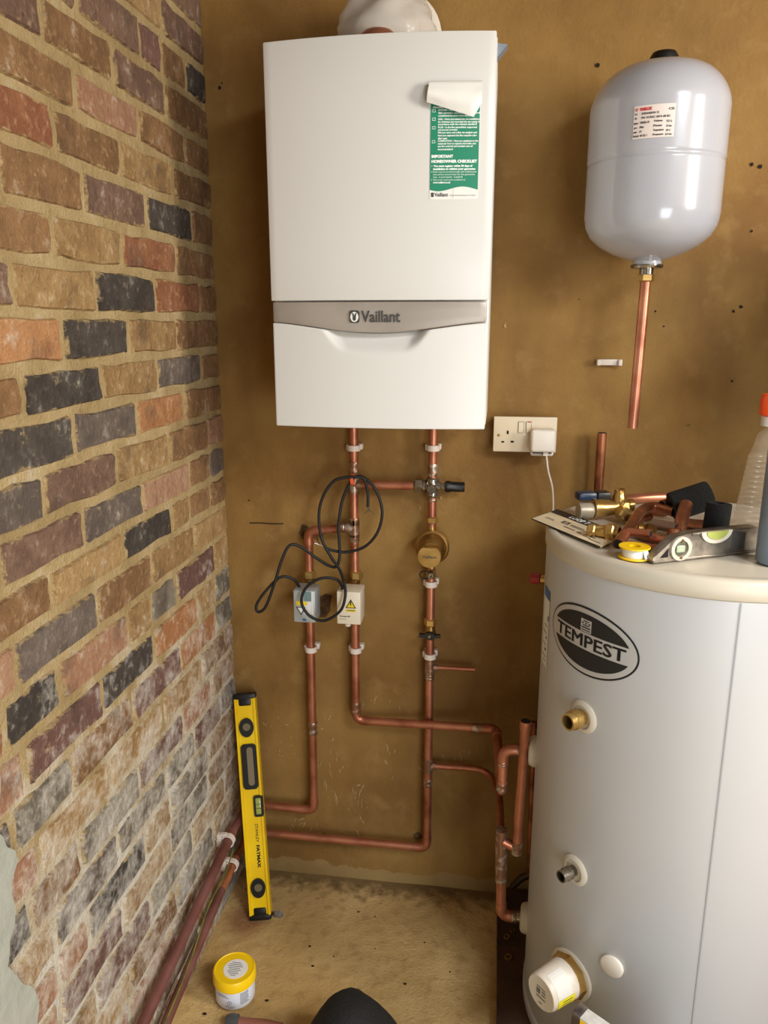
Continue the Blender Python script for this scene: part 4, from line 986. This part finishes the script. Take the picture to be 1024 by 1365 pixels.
# crumpled scrap by the foot of the level
def lump(name, c, rx, ry, rz, m, f=3, amp=.3, seg=16, seed=0, base=0.0):
    bm = bmesh.new(); bmesh.ops.create_icosphere(bm, subdivisions=3, radius=1)
    for v in bm.verts:
        n_ = v.co.normalized(); k = 1+amp*nz(n_.x*f+seed, n_.y*f, n_.z*f)
        v.co = Vector((c[0]+n_.x*rx*k, c[1]+n_.y*ry*k, max(base, c[2]+n_.z*rz*k)))
    return MB().bm(bm).build(name, m, smooth=60)
p = fl(371, 1222); tag(lump('offcut_scrap', (p.x, p.y, .007), .012, .007, .011, M_GREYINK, 4, .5, seed=3), 'small grey twisted scrap beside the foot of the yellow level', 'scrap')
for u, v, w in ((413, 1262, .003), (417, 1288, .003), (540, 1312, .0032), (566, 1257, .0025), (356, 1334, .0032), (273, 1352, .004), (445, 1275, .002), (500, 1265, .002), (600, 1296, .0022), (478, 1216, .003), (500, 1222, .0022)):
    p = fl(u, v); tag(lump('debris_crumb', (p.x, p.y, w*.4), w*1.2, w*.8, w*.6, M_HOLE if v > 1230 else M_BOARD, 3, .4, seed=u), 'dark crumb of debris lying on the concrete floor', 'debris', 'crumbs on the floor')

for (u, v, r, lb) in ((669, 1249, .0075, 'small brass ring below the lower cylinder port'), (677, 1241, .0065, 'tiny brass ring beside the lower cylinder port elbow'), (671, 1276, .0085, 'loose brass ring lying on the dark board by the cylinder')):
    p = fl(u, v, .031); tag(MB().lathe([(r*.7, .0), (r, 0), (r, .005), (r*.7, .005), (r*.7, 0)], 18, (p.x+.012, p.y, .0305), cap=False).build('brass_olive', M_BRASS), lb, 'brass ring', 'loose brass rings')
# ================================================================== yellow-lidded tub
tb_ = Vector((.125, -.437, .003))
tub = thing('flux_tub', 'small white round tub with a yellow screw lid on the floor', 'tub', tb_)
MB().lathe([(.040, 0), (.0445, .002), (.0465, .006), (.0465, .056), (.044, .058)], 40).build('body', mat('tub_white', (226, 228, 238), .35), tub)
lid = MB().lathe([(.0475, .052), (.0505, .053), (.0505, .074), (.048, .078), (.0455, .0785), (.0445, .0772), (0, .0772)], 40).build('lid', M_YELLOWP, tub)
MB().lathe([(.0285, .0772), (.0285, .0778), (0, .0778)], 36, (.004, -.002, 0)).build('lid_sticker', M_PAPER, lid, 30)
q = MB(); random.seed(3)
for k in range(8):
    y_ = -.020+k*.0052; w_ = math.sqrt(max(0, .022**2-y_*y_))*random.uniform(.7, 1)
    q.box((.004-w_, y_-.002, .0778), (.004+w_*random.uniform(.5, 1), y_-.0002, .0781))
q.build('sticker_print', M_GREYINK, lid, 0)
def tm(d): return lambda u, w: ((.0465+d)*math.cos(-1.55+u/.0465), (.0465+d)*math.sin(-1.55+u/.0465), w)
q = MB()
for (x0, x1, z0, z1) in ((-.032, -.006, .040, .042), (-.030, .000, .036, .0375), (-.010, .012, .013, .0145), (-.002, .010, .009, .0105), (.026, .048, .044, .046), (.026, .048, .040, .042), (.026, .046, .036, .038), (.026, .048, .032, .034), (.026, .047, .028, .030), (.026, .048, .024, .026), (.026, .044, .020, .022), (.026, .048, .016, .018)):
    w_ = curved_patch(tm(.0004), x0, x1, z0, z1, 4); q.add(w_.v, w_.f)
f_ = tm(.0005); n_ = 20
rg = [f_(.001+.0062*math.cos(2*PI*k/n_), .0235+.0055*math.sin(2*PI*k/n_)) for k in range(n_)] + [f_(.001+.0052*math.cos(2*PI*k/n_), .0235+.0045*math.sin(2*PI*k/n_)) for k in range(n_)]
q.add(rg, [(k, (k+1) % n_, n_+(k+1) % n_, n_+k) for k in range(n_)]); w_ = curved_patch(f_, .0002, .0018, .0205, .0265, 1); q.add(w_.v, w_.f)
q.build('label_print', M_GREYINK, tub, 0, fix=False)

# ================================================================== things at the foot of the picture
cp = bk(470, 1365, -.62)
bag = thing('tool_bag', 'slumped black fabric bag on the floor', 'bag')
bmx = bmesh.new(); bmesh.ops.create_icosphere(bmx, subdivisions=4, radius=1)
apex = bk(468, 1327, -.60)
for v in bmx.verts:
    n_ = v.co.normalized(); k = 1+.05*nz(n_.x*1.6+5, n_.y*1.6, n_.z*1.6)+.012*nz(n_.x*6, n_.y*6, n_.z*6)
    X = n_.x*.128*k; zz = n_.z*(apex.z)*k*1.0
    if n_.z > 0: X *= 1-.30*n_.z**2
    v.co = Vector((apex.x+.012+X-(.015*n_.z), -.62+n_.y*.13*k, max(.003, zz)))
MB().bm(bmx).build('body', mat('black_fabric', (15, 13, 10), .85, bump=.3, bscale=140), bag, 60)
MB().tube(smooth_path([(apex.x-.06, -.66, apex.z*.78), (apex.x-.02, -.70, apex.z*.86), (apex.x+.03, -.70, apex.z*.84), (apex.x+.07, -.66, apex.z*.72)], 5), .006, 10).build('handle', M_RUBBER, bag)
p = fl(316, 1364)
pc = thing('hand_tool', 'small tool with grey rounded end and reddish handle in front of the tub', 'tool', (p.x, p.y-.012, .0))
MB().lathe([(0, -.022), (.012, -.020), (.016, -.010), (.016, .006), (.011, .010)], 24, (0, 0, .018), 'x').build('knob', mat('grey_knob', (70, 72, 72), .45), pc)
MB().lathe([(.012, .008), (.0125, .04), (.014, .07), (.011, .11), (0, .112)], 20, (0, 0, .016), 'x').build('handle', mat('red_brown_handle', (140, 86, 70), .5), pc)
a = bk(776, 1339, -.74); e1 = Vector((.80, -.60, 0)).normalized(); e2 = Vector((.60, .80, 0)).normalized()
ct_ = thing('tool_carton', 'tall narrow carton with dark end, pale top and yellow stripe before the cylinder', 'carton')
H = a.z; wd, ln_ = .026, .26
def cb(mb, l0, l1, w0, w1, z0, z1):
    vs = [a*0 + Vector((a.x, a.y, 0)) + e1*l + e2*w + Vector((0, 0, z)) for z in (z0, z1) for l, w in ((l0, w0), (l1, w0), (l1, w1), (l0, w1))]
    return mb.add(vs, [(0, 3, 2, 1), (4, 5, 6, 7), (0, 1, 5, 4), (1, 2, 6, 5), (2, 3, 7, 6), (3, 0, 4, 7)])
cb(MB(), .012, ln_, -wd, 0, .002, H).build('box', mat('carton_white', (206, 202, 196), .6, c2=(186, 182, 176), scale=60), ct_, 0)
cb(MB(), -.004, .012, -wd-.001, .001, .002, H+.001).build('end_panel', mat('end_dark', (58, 48, 46), .3, c2=(110, 98, 92), scale=30), ct_, 0)
cb(MB(), .0125, ln_, -wd-.0008, -wd, H-.022, H-.003).build('yellow_stripe', M_YELLOWP, ct_, 0)
cb(MB(), -.0045, -.004, -wd*.6, -wd*.25, H-.03, H-.016).build('red_mark', M_REDINK, ct_, 0)

# ================================================================== clutter on top of the cylinder
HT = 1.1655
def tp_(u, v, dz=0.0): return fl(u, v, HT+dz)
# card
A_, B_, C_ = tp_(709, 693), tp_(744, 681), tp_(800.5, 731)
card = thing('instruction_card', 'cream card with black border strip jutting over the cylinder edge', 'card')
ea, eb = (C_-A_), (B_-A_)
def cf(u, w, dz): return A_ + ea*u + eb*w + Vector((0, 0, .0015+dz))
def quad(u0, u1, w0, w1, d0, d1): return MB().prism([(u0, w0), (u1, w0), (u1, w1), (u0, w1)], lambda u, w, d: cf(u, w, d0+d), d1-d0)
quad(0, 1, 0, 1, 0, .0018).build('sheet', mat('cream_card', (232, 214, 178), .5), card, 0)
quad(0, 1, .70, 1.0, .0018, .0021).build('black_strip', mat('aubergine_print', (34, 24, 28), .5), card, 0)
quad(0, 1, -.012, .0, -.0002, .0020).build('dark_edge', M_BLACKINK, card, 0)
quad(-.008, .0, 0, 1.0, -.0002, .0020).build('dark_edge', M_BLACKINK, card, 0)
q = text_mb('LOOP 7', .028, .0012); w0 = max(v.x for v in q.v); h0 = max(v.y for v in q.v)
sw = .28/w0
q.v = [cf(.37+(v.x)*sw, .94-(v.y/h0)*.17, .0023) if False else cf(.26+v.x*sw, .765+(v.y/h0)*.17, .0023) for v in q.v]
q.build('white_lettering', M_PAPERT, card, 0, fix=False)
q = MB()
for (u0, u1, w0, w1) in ((.30, .40, .50, .53), (.30, .33, .40, .50), (.37, .40, .40, .50), (.30, .40, .37, .40), (.34, .36, .43, .47), (.43, .62, .44, .47), (.43, .70, .38, .41), (.40, .56, .22, .26), (.60, .66, .20, .24), (.70, .84, .24, .27), (.70, .80, .16, .19), (.08, .20, .36, .38), (.08, .22, .30, .32), (.80, .95, .12, .15)):
    t_ = quad(u0, u1, w0, w1, .0018, .0021); q.add(t_.v, t_.f)
q.build('card_print', M_INK, card, 0)
# brass mixing valve
mv = thing('brass_valve', 'large brass mixing valve with blue and black knob lying on the card', 'valve')
o = tp_(803, 694); vz = HT+.024
dirx = Vector((.96, .28, 0)).normalized(); MV = frame((o.x, o.y+.012, vz), dirx, Vector((-.28, .96, 0)))
MB().lathe([(.0155, -.052), (.0165, -.048), (.0165, -.024), (.014, -.020)], 24, (0, 0, -.004), 'x').xf(MV).build('collar', mat('grey_collar', (168, 156, 136), .4, .3), mv)
MB().lathe([(.0195, -.020), (.0205, -.016), (.0180, .004), (.0150, .022), (.0165, .030)], 26, (0, 0, 0), 'x').xf(MV).build('body', M_BRASS, mv)
MB().lathe([(.014, .022), (.017, .028), (.017, .052), (.012, .056)], 8, (0, 0, 0), 'x').xf(MV).build('union', M_BRASS, mv, 20)
MB().lathe([(.0125, 0), (.0145, .004), (.0145, .024), (.0120, .027), (.0115, .038), (.0095, .040), (.0095, .030), (0, .030)], 22, (.036, 0, 0), 'z').xf(MV).build('upper_outlet', M_BRASS, mv)
MB().lathe([(.0125, -.008), (.0150, -.014), (.0150, -.040), (.0115, -.043), (0, -.043)], 8, (.034, 0, -.006), 'y').xf(MV).build('front_outlet', M_BRASS, mv, 20)
MB().lathe([(.0115, .052), (.0135, .056), (.0135, .066), (.010, .068), (.010, .060), (0, .060)], 22, (0, 0, .004), 'x').xf(MV).build('side_outlet', M_BRASS, mv)
kb = MB().bbox((-.052, -.002, .016), (-.012, .028, .033), .005).xf(MV).build('knob', mat('navy_plastic', (26, 42, 66), .35), mv)
MB().bbox((-.012, -.002, .015), (.018, .028, .033), .004).xf(MV).build('knob_end', M_BLACK, kb)
# small brass compression fitting
cf2 = thing('compression_fitting', 'small shiny brass compression fitting on the card in front of the brass valve', 'fitting')
o = tp_(804, 719); MF = frame((o.x, o.y, HT+.016), Vector((.9, -.42, .05)), Vector((.42, .9, 0)))
hexnut(MB(), (-.030, 0, 0), .0125, .016, 'x').xf(MF).build('small_nut', M_BRASS, cf2, 20)
MB().lathe([(.008, -.016), (.011, -.010), (.012, .0), (.012, .006)], 20, (0, 0, 0), 'x').xf(MF).build('body', M_BRASS, cf2)
hexnut(MB(), (.004, 0, 0), .0165, .018, 'x').xf(MF).build('large_nut', M_BRASS, cf2, 20)
MB().lathe([(.0125, .020), (.0125, .030), (.0100, .030), (.0100, .022), (0, .022)], 20, (0, 0, 0), 'x').xf(MF).build('olive', M_BRASSD, cf2)
# copper offcuts
def offcut(name, pts, r, m, label, cat='pipe offcut', bore=True, group='copper offcuts on the cylinder'):
    P = [tp_(u, v) + Vector((0, 0, h)) for u, v, h in pts]
    if len(P) > 2: P = smooth_path(P, 5)
    o = MB().tube(P, r, 16).build(name, m); tag(o, label, cat, group)
    for e, i in ((P[0], 1), (P[-1], -2)):
        d = (e-P[i]).normalized(); MB().tube([e-d*.001, e+d*.0005], r*.82, 14).build('pipe_bore', M_HOLE, o)
    return o
# heights are lifted along the line of sight's ground point: shift the ground pixel instead
offcut('pipe_offcut', [(812, 676, .012), (852, 671, .012), (893, 669, .012)], .011, M_COPPER, 'long straight copper offcut lying along the back of the cylinder top')
offcut('bent_pipe_offcut', [(823, 735, .014), (838, 722, .026), (852, 706, .036), (870, 700, .038), (897, 706, .036)], .0105, M_COPPERT, 'bent tarnished copper pipe across the middle of the pile')
offcut('pipe_offcut', [(903, 722, .016), (911, 712, .060)], .0125, M_COPPERT, 'short brown copper stub sticking up out of the pile')
offcut('pipe_offcut', [(839, 732, .0085), (884, 740, .0085)], .0085, M_COPPER, 'bright copper offcut right behind the yellow tape reel')
offcut('pipe_offcut', [(852, 726, .020), (886, 736, .020)], .0080, M_COPPER, 'bright thin copper offcut resting on another behind the tape reel')
offcut('pipe_offcut', [(868, 716, .026), (900, 722, .026)], .0105, mat('grey_copper', (140, 112, 92), .45, .6), 'dull greyish copper offcut lying in front of the bent pipe')
offcut('pipe_offcut', [(868, 686, .0105), (888, 689, .0105)], .0105, M_COPPER, 'stubby copper offcut beside the slanted black foam sleeve')
offcut('pipe_offcut', [(905, 712, .0085), (948, 720, .0085)], .0085, M_COPPERD, 'reddish copper offcut behind the small grey level')
offcut('pipe_offcut', [(912, 702, .009), (948, 706, .009)], .0090, M_COPPERT, 'dark copper offcut under the slanted black foam sleeve')
offcut('pipe_offcut', [(838, 700, .0085), (866, 694, .0085)], .0085, M_COPPERT, 'dark copper offcut beside the brass valve outlet')
offcut('pipe_offcut', [(846, 716, .009), (872, 724, .009)], .0090, M_COPPERT, 'brown copper offcut beneath the bent pipe')
offcut('pipe_offcut', [(836, 727, .026), (866, 733, .030)], .0075, M_COPPER, 'shiny copper offcut lying uppermost behind the yellow tape reel')
offcut('pipe_offcut', [(880, 702, .046), (902, 696, .050)], .0085, M_COPPER, 'shiny copper offcut resting on the bent pipe near the slanted foam')
o = tp_(864, 716); ef = thing('elbow_fitting', 'small brass elbow fitting in the middle of the copper pile', 'fitting', (o.x, o.y, HT+.016))
MB().tube([(-.02, 0, 0), (-.006, 0, 0), (0, 0, .002), (.002, -.006, .004), (.002, -.02, .004)], .0095, 14).build('body', M_BRASSD, ef)
MB().lathe([(.0105, -.022), (.0125, -.020), (.0125, -.012), (.0105, -.010)], 16, (0, 0, 0), 'x').build('ring', M_BRASSD, ef)
o = tp_(897, 732); ef = thing('elbow_fitting', 'copper elbow fitting in front of the brown upright stub', 'fitting', (o.x, o.y, HT+.014))
MB().tube([(-.022, .0, 0), (-.006, 0, 0), (0, .004, .004), (.002, .008, .010), (.002, .010, .022)], .012, 14).build('body', M_COPPERT, ef)
# black foam sleeves
def sleeve(p, d, ln, ro, ri, label):
    M = frame(p, d, Vector((0, 0, 1)) if abs(Vector(d).normalized().z) < .8 else Vector((1, 0, 0)))
    o = MB().lathe([(ri, 0), (ro*.96, 0), (ro, .003), (ro, ln-.003), (ro*.96, ln), (ri, ln), (ri, 0)], 28, (0, 0, 0), 'x', cap=False).xf(M).build('foam_sleeve', M_FOAM)
    tag(o, label, 'pipe insulation', 'black foam sleeves'); return o
p = tp_(893, 706); sleeve((p.x, p.y, HT+.046), (.85, .10, .30), .075, .029, .012, 'black foam pipe sleeve lying slanted across the copper pile')
p = tp_(951, 724); sleeve((p.x, p.y, HT+.002), (.06, .05, 1), .074, .0225, .009, 'black foam pipe sleeve standing upright behind the small grey level')
# tape reel
o = tp_(845, 743); rl = thing('tape_reel', 'yellow reel of white thread tape on the cylinder edge', 'tape', (o.x, o.y, HT))
for z0 in (.0, .0185): MB().lathe([(.010, z0), (.0265, z0), (.0270, z0+.001), (.0265, z0+.0025), (.010, z0+.0025)], 34, cap=False).build('flange', M_YELLOWP, rl)
MB().lathe([(.0095, 0), (.0095, .021), (.0105, .021), (.0105, 0)], 24, cap=False).build('hub', M_YELLOWP, rl)
MB().lathe([(.0195, .0026), (.0200, .004), (.0200, .0175), (.0195, .0184)], 30, cap=False).build('tape', M_PAPER, rl)
MB().add([(.012, -.0165, .0165), (.021, -.0105, .016), (.024, -.016, .004), (.015, -.022, .003)], [(0, 1, 2, 3)]).build('loose_end', M_PAPER, rl, 0, fix=False)
# torpedo level
a0 = tp_(870, 751); a1 = tp_(1010, 735); dx = (a1-a0); LL = dx.length
tl = thing('torpedo_level', 'small grey metal torpedo level with round white vials on the cylinder', 'spirit level')
MT = frame(a0, dx, Vector((0, 0, 1)))  # x along, y up, z towards viewer
hb = .046
outl = [(0, 0), (LL, 0), (LL, hb*.93), (LL*.93, hb), (LL*.30, hb), (LL*.20, hb*.92), (LL*.13, hb*.66), (.006, hb*.28), (0, hb*.2)]
MB().prism(outl, lambda u, w, d: (u, w, d), -.020).xf(MT).build('body', M_GREYALU, tl, 25)
MB().bbox((0, -.0002, -.022), (LL, .0045, .0025), .0012).xf(MT).build('base_rail', M_GREYALU, tl)
MB().bbox((LL*.34, hb-.004, -.022), (LL*.97, hb+.0008, .002), .0015).xf(MT).build('top_rail', MATS['grey_cast_metal'], tl)
MB().prism([(.014, .008), (LL*.135, .008), (LL*.135, hb*.52)], lambda u, w, d: (u, w, d-.0005), .0012).xf(MT).build('end_cutout', M_HOLE, tl, 0)
MB().prism([(LL*.73, .008), (LL*.86, .008), (LL*.86, hb-.008), (LL*.73, hb-.008)], lambda u, w, d: (u, w, d-.0005), .0010).xf(MT).build('side_recess', M_INK, tl, 0)
vr = MB().lathe([(.0145, .0), (.0145, .004), (.0210, .004), (.0215, .002), (.0215, -.001)], 34, (LL*.245, .0215, 0)).xf(MT).build('vial_ring', M_LID, tl)
MB().lathe([(.0126, .0012), (0, .0012)], 26, (LL*.245, .0215, 0)).xf(MT).build('vial_back', mat('vial_recess', (120, 116, 96), .3), vr, 0)
MB().bbox((LL*.245-.010, .0150, .001), (LL*.245+.008, .0275, .0035), .002).xf(MT).build('vial', mat('vial_pale', (168, 178, 150), .12, spec=.8), vr)
for yy in (.0060, .0365): MB().lathe([(.0026, .004), (.0026, .0052), (0, .0054)], 12, (LL*.245, yy, 0)).xf(MT).build('screw', M_BRASSD, vr)
cvh = [(LL*.42+.032*(1-math.cos(PI*k/14))*1.02, hb+.001-.022*math.sin(PI*k/14)) for k in range(15)]
cvv = MB().prism(cvh, lambda u, w, d: (u, w, d-.001), .005).xf(MT).build('centre_vial_frame', M_LID, tl, 30)
MB().prism([(LL*.42+.010+.023*(1-math.cos(PI*k/12)), hb+.0012-.015*math.sin(PI*k/12)) for k in range(13)], lambda u, w, d: (u, w, d+.004), .0014).xf(MT).build('centre_vial', M_VIAL, cvv, 30)
# bottles at the right
gb = thing('sealant_cartridge', 'blue-grey plastic cartridge standing on the cylinder', 'cartridge')
p = tp_(1009, 751); gx, gy = p.x+.034, p.y+.012; gz = bk(1014, 577, gy).z
MB().lathe([(.0, HT), (.030, HT), (.0325, HT+.003), (.0325, gz-.004), (.030, gz)], 36, (gx, gy, 0)).build('tube', mat('slate_blue_plastic', (118, 130, 146), .4), gb)
MB().lathe([(.030, gz-.002), (.0315, gz), (.024, gz+.010), (.010, gz+.014), (.008, gz+.05), (0, gz+.05)], 28, (gx, gy, 0)).build('nozzle', M_PLASTIC, gb)
sbx, sby = 1.230, -.335
sp_ = thing('spray_bottle', 'clear ribbed plastic bottle with orange cap behind the blue-grey cartridge', 'bottle')
prof = [(0, HT), (.062, HT), (.066, HT+.004)]
for k in range(14):
    z_ = HT+.006+k*.0105; r_ = .066-.021*((z_-HT)/.19); prof += [(r_+.0014, z_), (r_+.0014, z_+.006), (r_-.0006, z_+.008)]
prof += [(.044, HT+.168), (.040, HT+.190), (.026, HT+.205), (.019, HT+.212), (.019, HT+.222)]
MB().lathe(prof, 36, (sbx, sby, 0)).build('bottle', mat('clear_plastic', (190, 172, 146), .18, alpha=.38, spec=.7), sp_, 50)
MB().lathe([(.021, HT+.208), (.021, HT+.226), (.019, HT+.228)], 24, (sbx-.016, sby, 0)).build('collar', M_PLASTIC, sp_)
MB().lathe([(.020, HT+.226), (.026, HT+.230), (.0265, HT+.258), (.023, HT+.268), (0, HT+.270)], 14, (sbx-.016, sby, 0)).build('cap', mat('orange_cap', (252, 84, 18), .35), sp_, 30)
